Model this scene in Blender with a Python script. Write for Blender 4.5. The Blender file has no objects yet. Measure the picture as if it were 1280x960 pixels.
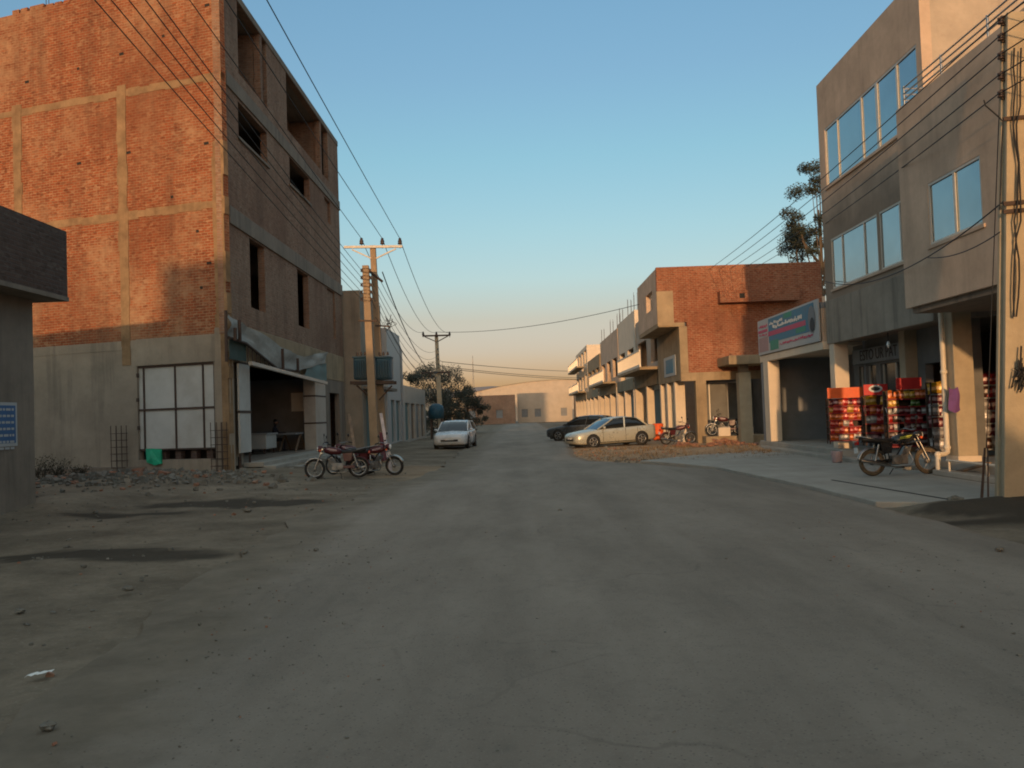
import bpy, bmesh, math, random
import numpy as np
from mathutils import Vector, Matrix, noise as mnoise
random.seed(7)
sc = bpy.context.scene
COL = sc.collection
PI = math.pi
# ------------------------------------------------------------------ camera frame
FPX, CAMH = 1108.0, 1.7
_yaw, _pit, _rol = math.radians(0.52), math.radians(1.91), math.radians(2.0)
_f = Vector((-math.sin(_yaw)*math.cos(_pit), math.cos(_yaw)*math.cos(_pit), math.sin(_pit)))
_r = Vector((math.cos(_yaw), math.sin(_yaw), 0)); _u = _r.cross(_f)
CR = _r*math.cos(_rol) - _u*math.sin(_rol); CU = _u*math.cos(_rol) + _r*math.sin(_rol)
CAM = Vector((0, 0, CAMH))
def ray(px, py): return _f + CR*((px-640)/FPX) - CU*((py-480)/FPX)
def onX(px, py, x): d = ray(px, py); return CAM + d*(x/d.x)
def onY(px, py, y): d = ray(px, py); return CAM + d*(y/d.y)
def onG(px, py, z=0.0): d = ray(px, py); return CAM + d*((z-CAMH)/d.z)

# ------------------------------------------------------------------ materials
def nt(m):
    m.use_nodes = True; t = m.node_tree; t.nodes.clear()
    out = t.nodes.new('ShaderNodeOutputMaterial'); b = t.nodes.new('ShaderNodeBsdfPrincipled')
    t.links.new(b.outputs[0], out.inputs[0]); return t, b
def N(t, ty, **kw):
    n = t.nodes.new(ty)
    for k, v in kw.items():
        if k in n.inputs: n.inputs[k].default_value = v
        else: setattr(n, k, v)
    return n
def col(c): return (c[0], c[1], c[2], 1)
def mixc(t, fac, a, b, mode='MIX'):
    n = t.nodes.new('ShaderNodeMix'); n.data_type = 'RGBA'; n.blend_type = mode
    for s, v in ((0, fac), (6, a), (7, b)):
        if hasattr(v, 'is_linked'): t.links.new(v, n.inputs[s])
        elif isinstance(v, (int, float)): n.inputs[s].default_value = v
        else: n.inputs[s].default_value = col(v)
    return n.outputs[2]
def ramp(t, fac, a, b, ca=0.0, cb=1.0):
    n = t.nodes.new('ShaderNodeMapRange'); n.inputs[1].default_value = a; n.inputs[2].default_value = b
    n.inputs[3].default_value = ca; n.inputs[4].default_value = cb; t.links.new(fac, n.inputs[0]); return n.outputs[0]
def vec(t, kind, scale=(1, 1, 1)):
    if kind == 'uv': s = t.nodes.new('ShaderNodeUVMap').outputs[0]
    elif kind == 'pos': s = t.nodes.new('ShaderNodeNewGeometry').outputs['Position']
    else: s = t.nodes.new('ShaderNodeTexCoord').outputs['Object']
    m = t.nodes.new('ShaderNodeMapping'); m.inputs[3].default_value = scale; t.links.new(s, m.inputs[0]); return m.outputs[0]
def noi(t, v, scale, detail=4, rough=.6):
    n = N(t, 'ShaderNodeTexNoise', Scale=scale, Detail=detail, Roughness=rough); t.links.new(v, n.inputs['Vector']); return n.outputs['Fac']
def bump(t, b, h, strength, dist=.02):
    n = N(t, 'ShaderNodeBump', Strength=strength, Distance=dist); t.links.new(h, n.inputs['Height']); t.links.new(n.outputs[0], b.inputs['Normal'])
_mc = {}
def plain(name, c, rough=.6, var=.2, scale=4.0, metal=0.0, bmp=.15, dirt=None, kind='obj', spec=.3):
    if name in _mc: return _mc[name]
    m = bpy.data.materials.new(name); t, b = nt(m); v = vec(t, kind)
    f = noi(t, v, scale, 6, .65)
    c2 = tuple(x*(1-var) for x in c); c1 = tuple(min(1, x*(1+var)) for x in c)
    o = mixc(t, ramp(t, f, .3, .7), c2, c1)
    if dirt: o = mixc(t, ramp(t, noi(t, v, scale*.45, 5, .7), .45, .75, 0, .8), o, dirt)
    t.links.new(o, b.inputs['Base Color'])
    t.links.new(ramp(t, f, .2, .8, max(.02, rough-.12), min(1, rough+.12)), b.inputs['Roughness'])
    b.inputs['Metallic'].default_value = metal; b.inputs['Specular IOR Level'].default_value = spec
    if bmp: bump(t, b, noi(t, v, scale*9, 4), bmp, .01)
    _mc[name] = m; return m
def brick(name, c1, c2, mortar, pale, palefac=.5, grime=.25):
    m = bpy.data.materials.new(name); t, b = nt(m); v0 = vec(t, 'uv')
    # slight wobble of the courses
    wob = N(t, 'ShaderNodeTexNoise', Scale=1.4, Detail=2.0); t.links.new(v0, wob.inputs['Vector'])
    va = t.nodes.new('ShaderNodeVectorMath'); va.operation = 'MULTIPLY_ADD'; va.inputs[1].default_value = (.03, .03, 0)
    t.links.new(wob.outputs['Color'], va.inputs[0]); t.links.new(v0, va.inputs[2]); v = va.outputs[0]
    bt = N(t, 'ShaderNodeTexBrick', Scale=1.0); bt.inputs['Color1'].default_value = col(c1); bt.inputs['Color2'].default_value = col(c2)
    bt.inputs['Mortar'].default_value = col(mortar); bt.inputs['Mortar Size'].default_value = .014; bt.inputs['Mortar Smooth'].default_value = .3
    bt.inputs['Brick Width'].default_value = .235; bt.inputs['Row Height'].default_value = .088; bt.inputs['Bias'].default_value = -.1
    t.links.new(v, bt.inputs['Vector'])
    o = bt.outputs['Color']
    # single odd bricks, burnt or pale
    vs = vec(t, 'uv', (1.7/.235, 1.5/.088, 1)); vo = N(t, 'ShaderNodeTexVoronoi', Scale=1.0); t.links.new(vs, vo.inputs['Vector'])
    sep = t.nodes.new('ShaderNodeSeparateColor'); t.links.new(vo.outputs['Color'], sep.inputs[0])
    o = mixc(t, ramp(t, sep.outputs[0], .86, .9, 0, .45), o, pale)
    o = mixc(t, ramp(t, sep.outputs[1], .86, .9, 0, .5), o, tuple(x*.45 for x in c2))
    big = noi(t, vec(t, 'uv', (1, .8, 1)), .33, 6, .62); fine = noi(t, v0, 2.6, 5, .7)
    mul = t.nodes.new('ShaderNodeMath'); mul.operation = 'MULTIPLY'; t.links.new(ramp(t, big, .46, .60), mul.inputs[0]); t.links.new(ramp(t, fine, .36, .62), mul.inputs[1])
    sc2 = t.nodes.new('ShaderNodeMath'); sc2.operation = 'MULTIPLY'; t.links.new(mul.outputs[0], sc2.inputs[0]); sc2.inputs[1].default_value = palefac
    o = mixc(t, sc2.outputs[0], o, pale)
    st = noi(t, vec(t, 'uv', (1.2, .22, 1)), 1.1, 6, .7)
    o = mixc(t, ramp(t, noi(t, vec(t, 'uv', (1, 1.3, 1)), .21, 5, .6), .46, .66, 0, .55), o, mixc(t, .5, c2, (.10, .05, .03)))
    o = mixc(t, ramp(t, st, .48, .72, 0, grime+.15), o, (.07, .045, .033))
    o = mixc(t, ramp(t, fine, .3, .75, .0, .35), o, tuple(x*.55 for x in c1))
    t.links.new(o, b.inputs['Base Color']); b.inputs['Roughness'].default_value = .92; b.inputs['Specular IOR Level'].default_value = .15
    mx = t.nodes.new('ShaderNodeMath'); mx.operation = 'SUBTRACT'; t.links.new(noi(t, v, 14, 4), mx.inputs[0]); t.links.new(bt.outputs['Fac'], mx.inputs[1])
    bump(t, b, mx.outputs[0], .5, .02); return m
def concrete(name, c, streak=.5, dark=(.06, .055, .05), var=.22, scale=.8, rough=.88):
    m = bpy.data.materials.new(name); t, b = nt(m); v = vec(t, 'uv')
    f = noi(t, v, scale, 7, .68); o = mixc(t, ramp(t, f, .28, .72), tuple(x*(1-var) for x in c), tuple(x*(1+var) for x in c))
    o = mixc(t, ramp(t, noi(t, v, scale*7, 5, .7), .55, .8, 0, .35), o, tuple(x*.6 for x in c))
    o = mixc(t, ramp(t, noi(t, vec(t, 'uv', (2.2, .18, 1)), 1.0, 6, .65), .5, .78, 0, streak), o, dark)
    t.links.new(o, b.inputs['Base Color']); b.inputs['Roughness'].default_value = rough; b.inputs['Specular IOR Level'].default_value = .2
    bump(t, b, noi(t, v, 18, 5, .7), .35, .012); return m
def glassy(name, c, rough=.06, spec=.9, metal=0.0):
    m = bpy.data.materials.new(name); t, b = nt(m); v = vec(t, 'uv')
    o = mixc(t, noi(t, v, .8, 3), tuple(x*.8 for x in c), tuple(x*1.2 for x in c)); t.links.new(o, b.inputs['Base Color'])
    b.inputs['Specular IOR Level'].default_value = spec; b.inputs['IOR'].default_value = 1.6; b.inputs['Metallic'].default_value = metal
    t.links.new(ramp(t, noi(t, v, 3, 4), .3, .8, rough, rough+.1), b.inputs['Roughness'])
    bump(t, b, noi(t, v, .8, 3), .10, .06); return m

M = {}
M['brick'] = brick('orange_brick', (.33, .098, .042), (.215, .06, .028), (.32, .20, .12), (.46, .30, .18), .8, .35)
M['brick_shaded'] = brick('shaded_brick', (.33, .18, .12), (.25, .135, .09), (.29, .225, .165), (.38, .29, .21), .45, .35)  # shaded copy of the orange brick, for the side out of the sun
M['brick_far'] = brick('red_brick', (.36, .115, .06), (.26, .08, .042), (.36, .22, .14), (.46, .27, .17), .4, .2)
M['brick_dark'] = brick('dark_brick', (.13, .085, .07), (.10, .065, .055), (.12, .10, .09), (.20, .16, .13), .3, .4)
M['conc'] = concrete('raw_concrete', (.33, .245, .155), .5, (.10, .075, .05), .3)
M['conc_grey'] = concrete('grey_plaster', (.30, .25, .195), .6)
M['conc_dark'] = concrete('damp_plaster', (.235, .188, .148), .7)
M['conc_beam'] = concrete('rough_beam_concrete', (.255, .165, .092), .55, (.13, .07, .04), .4, 1.7)
M['render_tan'] = concrete('tan_plaster', (.54, .40, .295), .28, (.12, .10, .08))
M['render_stain'] = concrete('stained_plaster', (.30, .255, .205), .75, (.05, .047, .04))
M['tan_side'] = concrete('tan_side_plaster', (.44, .36, .28), .25, (.2, .16, .12))
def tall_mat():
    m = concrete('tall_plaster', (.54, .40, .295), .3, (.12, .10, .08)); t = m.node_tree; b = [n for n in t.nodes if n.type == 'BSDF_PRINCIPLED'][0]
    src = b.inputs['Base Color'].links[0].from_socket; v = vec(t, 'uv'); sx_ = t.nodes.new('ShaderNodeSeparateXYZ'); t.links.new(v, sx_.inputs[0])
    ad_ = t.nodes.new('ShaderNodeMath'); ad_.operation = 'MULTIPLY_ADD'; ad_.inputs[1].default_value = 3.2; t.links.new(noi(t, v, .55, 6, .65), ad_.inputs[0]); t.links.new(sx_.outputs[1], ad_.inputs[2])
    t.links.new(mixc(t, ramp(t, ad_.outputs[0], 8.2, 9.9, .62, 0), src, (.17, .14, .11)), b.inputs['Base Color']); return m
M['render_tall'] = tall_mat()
M['cream'] = concrete('cream_paint', (.68, .56, .43), .22, (.3, .24, .18), .1, 1.2, .7)
M['pave'] = concrete('pavement_concrete', (.36, .33, .285), .2, (.14, .13, .12), .18, .9, .9)
M['white_board'] = plain('white_board', (.50, .49, .46), .6, .08, 1.5, dirt=(.36, .33, .29), kind='uv')
M['white_tile'] = plain('white_tile', (.45, .42, .38), .35, .08, 2, dirt=(.33, .29, .25), kind='uv')
M['brown_metal'] = plain('rust_brown_metal', (.07, .045, .035), .7, .3, 6)
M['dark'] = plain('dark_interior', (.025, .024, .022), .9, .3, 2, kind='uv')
M['interior'] = plain('shop_interior_paint', (.17, .165, .155), .8, .2, 1.5, kind='uv')
M['interior_pale'] = plain('pale_interior_paint', (.22, .225, .235), .8, .15, 1.5, kind='uv')
M['steel'] = plain('galvanised_steel', (.25, .25, .25), .5, .2, 8, metal=.6)
M['wire'] = plain('black_cable', (.02, .02, .022), .6, .2, 5, bmp=0)
M['pole'] = concrete('pole_concrete', (.42, .34, .235), .25, (.15, .12, .09), .16, 1.6)
M['pole_brown'] = concrete('brown_pole_concrete', (.31, .225, .15), .4, (.12, .085, .06), .2, 1.6)
M['insul'] = plain('brown_porcelain', (.06, .04, .035), .25, .2, 8, bmp=0)
M['insul_w'] = plain('grey_porcelain', (.30, .30, .29), .3, .2, 8, bmp=0)
M['teal'] = plain('teal_tank_paint', (.02, .075, .12), .5, .25, 3, dirt=(.06, .08, .08))
M['teal_d'] = plain('faded_teal_paint', (.12, .20, .20), .6, .25, 2, dirt=(.09, .11, .10))
M['glass'] = glassy('window_glass', (.30, .37, .41), .03, 1.0, .85)
M['glass_d'] = glassy('dark_glass', (.012, .014, .016), .08, .6)
M['alu'] = plain('aluminium_frame', (.58, .53, .46), .4, .1, 6, metal=.2)
M['rubber'] = plain('tyre_rubber', (.022, .021, .02), .85, .3, 10, dirt=(.07, .06, .05))
M['rubber_dust'] = plain('dusty_tyre', (.10, .075, .05), .9, .3, 10, dirt=(.17, .125, .08))
M['chrome'] = plain('chrome', (.34, .33, .32), .32, .1, 10, metal=1.0, bmp=0)
M['rim'] = plain('bike_rim', (.32, .32, .32), .35, .15, 10, metal=.8, bmp=0)
M['engine'] = plain('engine_alloy', (.20, .19, .18), .5, .25, 12, metal=.6)
M['blackp'] = plain('black_plastic', (.018, .018, .018), .5, .3, 8)
M['seatv'] = plain('black_vinyl', (.02, .019, .019), .45, .3, 8)
M['red_paint'] = plain('red_bike_paint', (.07, .009, .012), .42, .15, 5, bmp=0, spec=.5)
M['dred_paint'] = plain('dark_red_bike_paint', (.12, .015, .018), .35, .2, 5, bmp=0, spec=.5)
M['black_paint'] = plain('black_bike_paint', (.02, .02, .022), .25, .2, 5, bmp=0, spec=.6)
M['lime'] = plain('lime_decal', (.42, .45, .08), .4, .1, 8, bmp=0)
M['pinkish'] = plain('pale_decal', (.5, .35, .35), .4, .1, 8, bmp=0)
M['lamp_glass'] = plain('lamp_glass', (.7, .7, .68), .12, .05, 8, bmp=0, spec=.8)
M['red_lens'] = plain('red_lens', (.35, .01, .01), .2, .1, 8, bmp=0)
M['car_paint'] = plain('silver_beige_car_paint', (.47, .455, .38), .3, .02, 3, metal=.3, bmp=0, spec=.6)
M['car_white'] = plain('white_car_paint', (.62, .64, .66), .28, .05, 3, bmp=0, spec=.6)
M['car_dark'] = plain('dark_car_paint', (.05, .055, .06), .3, .1, 3, bmp=0, spec=.6)
M['wood'] = plain('weathered_wood', (.23, .16, .11), .85, .3, 5, dirt=(.12, .09, .07))
M['plank_pale'] = plain('pale_painted_pole', (.55, .42, .38), .6, .12, 4, dirt=(.36, .28, .25))
M['pvc'] = plain('cream_pvc', (.70, .60, .47), .45, .06, 3, dirt=(.5, .42, .33))
M['purple'] = plain('purple_cloth', (.16, .07, .22), .8, .2, 5)
M['green_cloth'] = plain('green_plastic', (.02, .36, .20), .5, .2, 5)
M['green_dark'] = plain('dark_green_tarp', (.035, .06, .05), .7, .25, 3)
M['banner'] = plain('dusty_white_banner', (.34, .33, .30), .8, .15, 1.4, dirt=(.22, .21, .19), kind='uv')
M['paper'] = plain('white_paper', (.75, .75, .72), .8, .08, 8)
M['bark'] = plain('bark', (.12, .09, .065), .9, .3, 6)
M['skin'] = plain('skin', (.22, .12, .08), .6, .1, 6)
M['shirt'] = plain('dark_shirt', (.03, .03, .04), .9, .2, 6)
M['hair'] = plain('black_hair', (.01, .009, .008), .7, .2, 8)
M['red_board'] = plain('red_header_board', (.55, .03, .03), .45, .12, 4, bmp=0)
M['red_lip'] = plain('dark_red_shelf_edge', (.22, .02, .025), .5, .2, 4, bmp=0)
M['orange_board'] = plain('orange_board', (.75, .12, .03), .45, .1, 4, bmp=0)
M['blue_poster'] = plain('blue_poster', (.05, .12, .26), .6, .15, 3)
M['sign_blue'] = plain('sign_blue', (.04, .16, .26), .5, .2, 2.5, kind='uv')
M['sign_white'] = plain('sign_white', (.40, .40, .40), .5, .1, 2, kind='uv')
M['sign_pink'] = plain('sign_pink', (.45, .05, .12), .5, .12, 2, kind='uv')
M['sign_green'] = plain('sign_green', (.03, .22, .15), .5, .15, 2, kind='uv')
M['sign_rose'] = plain('sign_rose', (.33, .20, .20), .5, .15, 3, kind='uv')
M['ink'] = plain('dark_lettering', (.03, .03, .035), .6, .2, 6, bmp=0)
M['ink_w'] = plain('white_lettering', (.62, .62, .60), .6, .1, 6, bmp=0)
M['stone'] = plain('rubble_stone', (.17, .155, .13), .95, .35, 6)
M['loose_brick'] = plain('loose_brick', (.27, .13, .085), .95, .35, 5, dirt=(.34, .25, .17))
M['shutter'] = plain('grey_shutter', (.22, .24, .25), .6, .12, 2, dirt=(.14, .14, .13), kind='uv')

def leafmat(name, c1, c2):
    m = bpy.data.materials.new(name); t, b = nt(m); v = vec(t, 'obj')
    o = mixc(t, ramp(t, noi(t, v, 1.3, 4), .3, .7), c1, c2); o = mixc(t, ramp(t, noi(t, v, 9, 2), .3, .7), o, tuple(x*.5 for x in c1))
    t.links.new(o, b.inputs['Base Color']); b.inputs['Roughness'].default_value = .7; b.inputs['Specular IOR Level'].default_value = .2
    return m
M['far_brick'] = brick('haze_paled_brick', (.36, .22, .155), (.32, .19, .135), (.36, .25, .18), (.40, .28, .2), .3, .1)  # far materials paled so their colour carries the haze
M['far_plaster'] = concrete('haze_paled_plaster', (.46, .385, .31), .1, (.3, .25, .2), .1)
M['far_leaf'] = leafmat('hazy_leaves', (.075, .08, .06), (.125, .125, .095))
M['leaf'] = leafmat('dark_leaves', (.045, .055, .028), (.09, .095, .05))
M['leaf_euc'] = leafmat('grey_green_leaves', (.055, .065, .045), (.12, .125, .085))
M['dry'] = leafmat('dry_grass', (.20, .13, .07), (.34, .24, .13))
M['weed'] = leafmat('dry_weed', (.05, .045, .032), (.10, .085, .06))

# ------------------------------------------------------------------ mesh builder
class MB:
    def __init__(s): s.v = []; s.f = []; s.mi = []; s.sm = []
    def add(s, vs, fs, mi=0, smooth=False):
        o = len(s.v); s.v += [tuple(p) for p in vs]
        for f in fs: s.f.append([i+o for i in f]); s.mi.append(mi); s.sm.append(smooth)
        return s
    def box(s, c, d, rz=0.0, mi=0, M=None):
        x, y, z = d[0]/2, d[1]/2, d[2]/2
        vs = [Vector((a*x, b*y, e*z)) for e in (-1, 1) for b in (-1, 1) for a in (-1, 1)]
        R = Matrix.Rotation(rz, 4, 'Z') if M is None else M
        vs = [R @ p + Vector(c) for p in vs]
        return s.add(vs, [(0, 2, 3, 1), (4, 5, 7, 6), (0, 1, 5, 4), (2, 6, 7, 3), (0, 4, 6, 2), (1, 3, 7, 5)], mi)
    def bb(s, a, b, mi=0):
        return s.box([(a[i]+b[i])/2 for i in range(3)], [abs(b[i]-a[i]) for i in range(3)], 0, mi)
    def bar(s, p, q, w, h=None, mi=0):
        p, q = Vector(p), Vector(q); d = q-p; h = h or w
        R = d.to_track_quat('Z', 'Y').to_matrix().to_4x4()
        return s.box((p+q)/2, (w, h, d.length), 0, mi, R)
    def quad(s, *p, mi=0): return s.add(p, [tuple(range(len(p)))], mi)
    def prism(s, poly, z0, z1, mi=0):
        n = len(poly); vs = [(x, y, z0) for x, y in poly]+[(x, y, z1) for x, y in poly]
        fs = [tuple(range(n))[::-1], tuple(range(n, 2*n))]+[(i, (i+1) % n, (i+1) % n+n, i+n) for i in range(n)]
        return s.add(vs, fs, mi)
    def tube(s, pts, r, n=8, mi=0, closed=False, smooth=True):
        pts = [Vector(p) for p in pts]; k = len(pts); rs = r if isinstance(r, (list, tuple)) else [r]*k
        vs = []; prev = None
        for i, p in enumerate(pts):
            if closed: d = pts[(i+1) % k]-pts[i-1]
            else: d = pts[min(i+1, k-1)]-pts[max(i-1, 0)]
            d.normalize()
            if prev is None: a = d.orthogonal().normalized()
            else: a = (prev-d*prev.dot(d)).normalized()
            prev = a; b = d.cross(a)
            for j in range(n):
                t = 2*PI*j/n; vs.append(p+(a*math.cos(t)+b*math.sin(t))*rs[i])
        fs = []
        for i in range(k if closed else k-1):
            for j in range(n):
                a0 = i*n+j; b0 = i*n+(j+1) % n; a1 = ((i+1) % k)*n+j; b1 = ((i+1) % k)*n+(j+1) % n
                fs.append((a0, b0, b1, a1))
        s.add(vs, fs, mi, smooth)
        if not closed:
            s.add([vs[j] for j in range(n)], [tuple(range(n))[::-1]], mi); s.add([vs[(k-1)*n+j] for j in range(n)], [tuple(range(n))], mi)
        return s
    def lathe(s, prof, c, axis='Z', n=16, mi=0):
        vs = []; c = Vector(c)
        for r, h in prof:
            for j in range(n):
                t = 2*PI*j/n; a, b = r*math.cos(t), r*math.sin(t)
                vs.append(c+Vector((a, b, h) if axis == 'Z' else ((h, a, b) if axis == 'X' else (a, h, b))))
        k = len(prof); fs = [(i*n+j, i*n+(j+1) % n, (i+1)*n+(j+1) % n, (i+1)*n+j) for i in range(k-1) for j in range(n)]
        fs += [tuple(range(n))[::-1], tuple(range((k-1)*n, k*n))]
        return s.add(vs, fs, mi, True)
    def ball(s, c, r, n=12, m=8, mi=0, jit=0.0):
        r = r if isinstance(r, (tuple, list)) else (r, r, r); vs = []; c = Vector(c)
        for i in range(m+1):
            ph = PI*i/m
            for j in range(n):
                t = 2*PI*j/n; k = 1+random.uniform(-jit, jit)
                vs.append(c+Vector((r[0]*math.sin(ph)*math.cos(t)*k, r[1]*math.sin(ph)*math.sin(t)*k, r[2]*math.cos(ph)*k)))
        return s.add(vs, [(i*n+j, (i+1)*n+j, (i+1)*n+(j+1) % n, i*n+(j+1) % n) for i in range(m) for j in range(n)], mi, jit == 0)
    def wall(s, o, d, L, z0, z1, th, ops=(), mi=0, out=None, rmi=None):
        """wall running from o along d; thickness th inward (opposite to out); openings (s0,s1,za,zb)"""
        o = Vector((o[0], o[1], 0)); d = Vector((d[0], d[1], 0)).normalized(); nrm = Vector((out[0], out[1], 0)).normalized()
        nrm = (nrm-d*nrm.dot(d)).normalized(); rmi = mi if rmi is None else rmi
        us = sorted({0, L, *[a for q in ops for a in q[:2] if 0 < a < L]}); zs = sorted({z0, z1, *[a for q in ops for a in q[2:4] if z0 < a < z1]})
        def solid(i, j):
            if not (0 <= i < len(us)-1 and 0 <= j < len(zs)-1): return False
            u = (us[i]+us[i+1])/2; z = (zs[j]+zs[j+1])/2
            return not any(q[0] < u < q[1] and q[2] < z < q[3] for q in ops)
        def P(u, z, k): return o+d*u-nrm*(th*k)+Vector((0, 0, z))
        for i in range(len(us)-1):
            for j in range(len(zs)-1):
                if not solid(i, j): continue
                a, b, c, e = us[i], us[i+1], zs[j], zs[j+1]
                for k in (0, 1): s.quad(P(a, c, k), P(b, c, k), P(b, e, k), P(a, e, k), mi=mi)
                for (di, dj, p, q) in ((-1, 0, (a, c), (a, e)), (1, 0, (b, c), (b, e)), (0, -1, (a, c), (b, c)), (0, 1, (a, e), (b, e))):
                    if not solid(i+di, j+dj): s.quad(P(*p, 0), P(*q, 0), P(*q, 1), P(*p, 1), mi=rmi)
        return s
    def build(s, name, mats, parent=None, bevel=0.0, label=None):
        if not isinstance(mats, (list, tuple)): mats = [mats]
        base = Vector((0, 0, 0)); p = parent
        while p is not None: base += p.location; p = p.parent
        if parent is None:
            A = np.array([tuple(v) for v in s.v]); base = Vector(((A[:, 0].min()+A[:, 0].max())/2, (A[:, 1].min()+A[:, 1].max())/2, A[:, 2].min()))
        me = bpy.data.meshes.new(name); me.from_pydata([(v[0]-base.x, v[1]-base.y, v[2]-base.z) for v in s.v], [], s.f)
        for m in mats: me.materials.append(M[m] if isinstance(m, str) else m)
        me.polygons.foreach_set('material_index', s.mi); me.polygons.foreach_set('use_smooth', s.sm)
        me.update()
        uv = me.uv_layers.new(name='UVMap'); d = uv.data
        for poly in me.polygons:
            n = poly.normal
            if abs(n.z) > .75: t = None
            else: t = Vector((-n.y, n.x, 0)).normalized()
            if t is not None and (t.x+t.y*1.01) < 0: t = -t
            for li in poly.loop_indices:
                w = me.vertices[me.loops[li].vertex_index].co+base
                d[li].uv = (w.x, w.y) if t is None else (w.x*t.x+w.y*t.y, w.z)
        ob = bpy.data.objects.new(name, me); COL.objects.link(ob)
        if parent is not None: ob.parent = parent
        else: ob.location = base
        if bevel:
            md = ob.modifiers.new('bevel', 'BEVEL'); md.width = bevel; md.segments = 2; md.limit_method = 'ANGLE'
        if label: ob['label'] = label
        return ob
def tag(o, label, cat, group=None, kind=None):
    o['label'] = label; o['category'] = cat
    if group: o['group'] = group
    if kind: o['kind'] = kind
    return o
def struct(o): o['kind'] = 'structure'; return o
def thing(name, label, cat, loc=(0, 0, 0), group=None):
    o = bpy.data.objects.new(name, None); COL.objects.link(o); o.location = loc; o.empty_display_size = .2
    return tag(o, label, cat, group)
KIDS = {}
def kids(o): return [c for c in COL.objects if c.parent == o]
def copy_tree(o, parent=None):
    c = o.copy(); COL.objects.link(c)
    if parent is not None: c.parent = parent
    for k in kids(o): copy_tree(k, c)
    return c
def fb(x, y, s=1.0, z=0.0): return mnoise.fractal(Vector((x*s, y*s, z)), 1.0, 2.0, 4)
def sstep(a, b, x):
    t = max(0, min(1, (x-a)/(b-a))); return t*t*(3-2*t)
def text_mesh(parent, body, p, right, up, size, mat, name='lettering'):
    cu = bpy.data.curves.new(name, 'FONT'); cu.body = body; cu.size = size; cu.align_x = 'CENTER'; cu.align_y = 'CENTER'; cu.extrude = .004
    tmp = bpy.data.objects.new('tmp', cu); COL.objects.link(tmp); dg = bpy.context.evaluated_depsgraph_get(); dg.update()
    me = bpy.data.meshes.new_from_object(tmp.evaluated_get(dg)); bpy.data.objects.remove(tmp)
    base = Vector((0, 0, 0)); q = parent
    while q is not None: base += q.location; q = q.parent
    r, u = Vector(right).normalized(), Vector(up).normalized(); n = r.cross(u)
    for v in me.vertices: v.co = Vector(p)-base+r*v.co.x+u*v.co.y+n*v.co.z
    me.materials.clear(); me.materials.append(M[mat]); o = bpy.data.objects.new(name, me); COL.objects.link(o); o.parent = parent; return o

# ------------------------------------------------------------------ world, sun, camera
EL, AZ = math.radians(4.5), math.radians(6.0)
w = bpy.data.worlds.new('World'); sc.world = w; w.use_nodes = True; t = w.node_tree; t.nodes.clear()
sky = t.nodes.new('ShaderNodeTexSky'); sky.sky_type = 'NISHITA'; sky.sun_disc = False; sky.sun_elevation = EL; sky.sun_rotation = PI+AZ
sky.air_density = 1.0; sky.dust_density = 1.6; sky.ozone_density = 1.2; sky.altitude = 200
bg = t.nodes.new('ShaderNodeBackground'); bg.inputs[1].default_value = .15; out = t.nodes.new('ShaderNodeOutputWorld')
# warm dust band near the horizon; unseen zenith boosted to brighten the shade
tc = t.nodes.new('ShaderNodeTexCoord'); sx = t.nodes.new('ShaderNodeSeparateXYZ'); t.links.new(tc.outputs['Generated'], sx.inputs[0])
cr = t.nodes.new('ShaderNodeValToRGB'); t.links.new(sx.outputs[2], cr.inputs[0])
e = cr.color_ramp.elements; e[0].position = 0; e[0].color = (1, 1, 1, 1); e[1].position = 1; e[1].color = (1, 1, 1, 1)
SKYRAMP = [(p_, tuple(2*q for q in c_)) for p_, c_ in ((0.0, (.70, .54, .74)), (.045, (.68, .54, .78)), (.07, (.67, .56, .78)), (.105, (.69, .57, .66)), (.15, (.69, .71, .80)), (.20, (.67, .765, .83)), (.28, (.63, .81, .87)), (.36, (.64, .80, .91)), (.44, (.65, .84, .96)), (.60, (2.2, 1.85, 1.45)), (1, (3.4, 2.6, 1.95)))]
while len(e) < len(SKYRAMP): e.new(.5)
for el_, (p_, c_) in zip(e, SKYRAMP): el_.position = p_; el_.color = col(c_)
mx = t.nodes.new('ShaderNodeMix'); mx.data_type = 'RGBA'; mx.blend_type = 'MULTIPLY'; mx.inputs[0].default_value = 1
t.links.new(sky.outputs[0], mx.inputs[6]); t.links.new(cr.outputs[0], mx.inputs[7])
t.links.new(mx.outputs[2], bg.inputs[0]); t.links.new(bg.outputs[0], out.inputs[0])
sl = bpy.data.lights.new('sun', 'SUN'); sl.energy = 2.7; sl.angle = math.radians(.6); sl.color = (1, .60, .29)
so = bpy.data.objects.new('sun', sl); COL.objects.link(so)
sd = Vector((math.sin(AZ)*math.cos(EL), math.cos(AZ)*math.cos(EL), -math.sin(EL)))
so.rotation_euler = sd.to_track_quat('-Z', 'Y').to_euler(); so.location = (0, -30, 40)
cd = bpy.data.cameras.new('camera'); cam = bpy.data.objects.new('camera', cd); COL.objects.link(cam)
cam.matrix_world = Matrix.Translation(CAM) @ Matrix((CR, CU, -_f)).transposed().to_4x4()
cd.sensor_width = 36; cd.lens = 36*FPX/1280; cd.clip_start = .1; cd.clip_end = 8000; sc.camera = cam
sc.view_settings.view_transform = 'Standard'; sc.view_settings.look = 'None'; sc.view_settings.exposure = 0
sc.cycles.filter_width = 1.9; sc.cycles.max_bounces = 8

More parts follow.
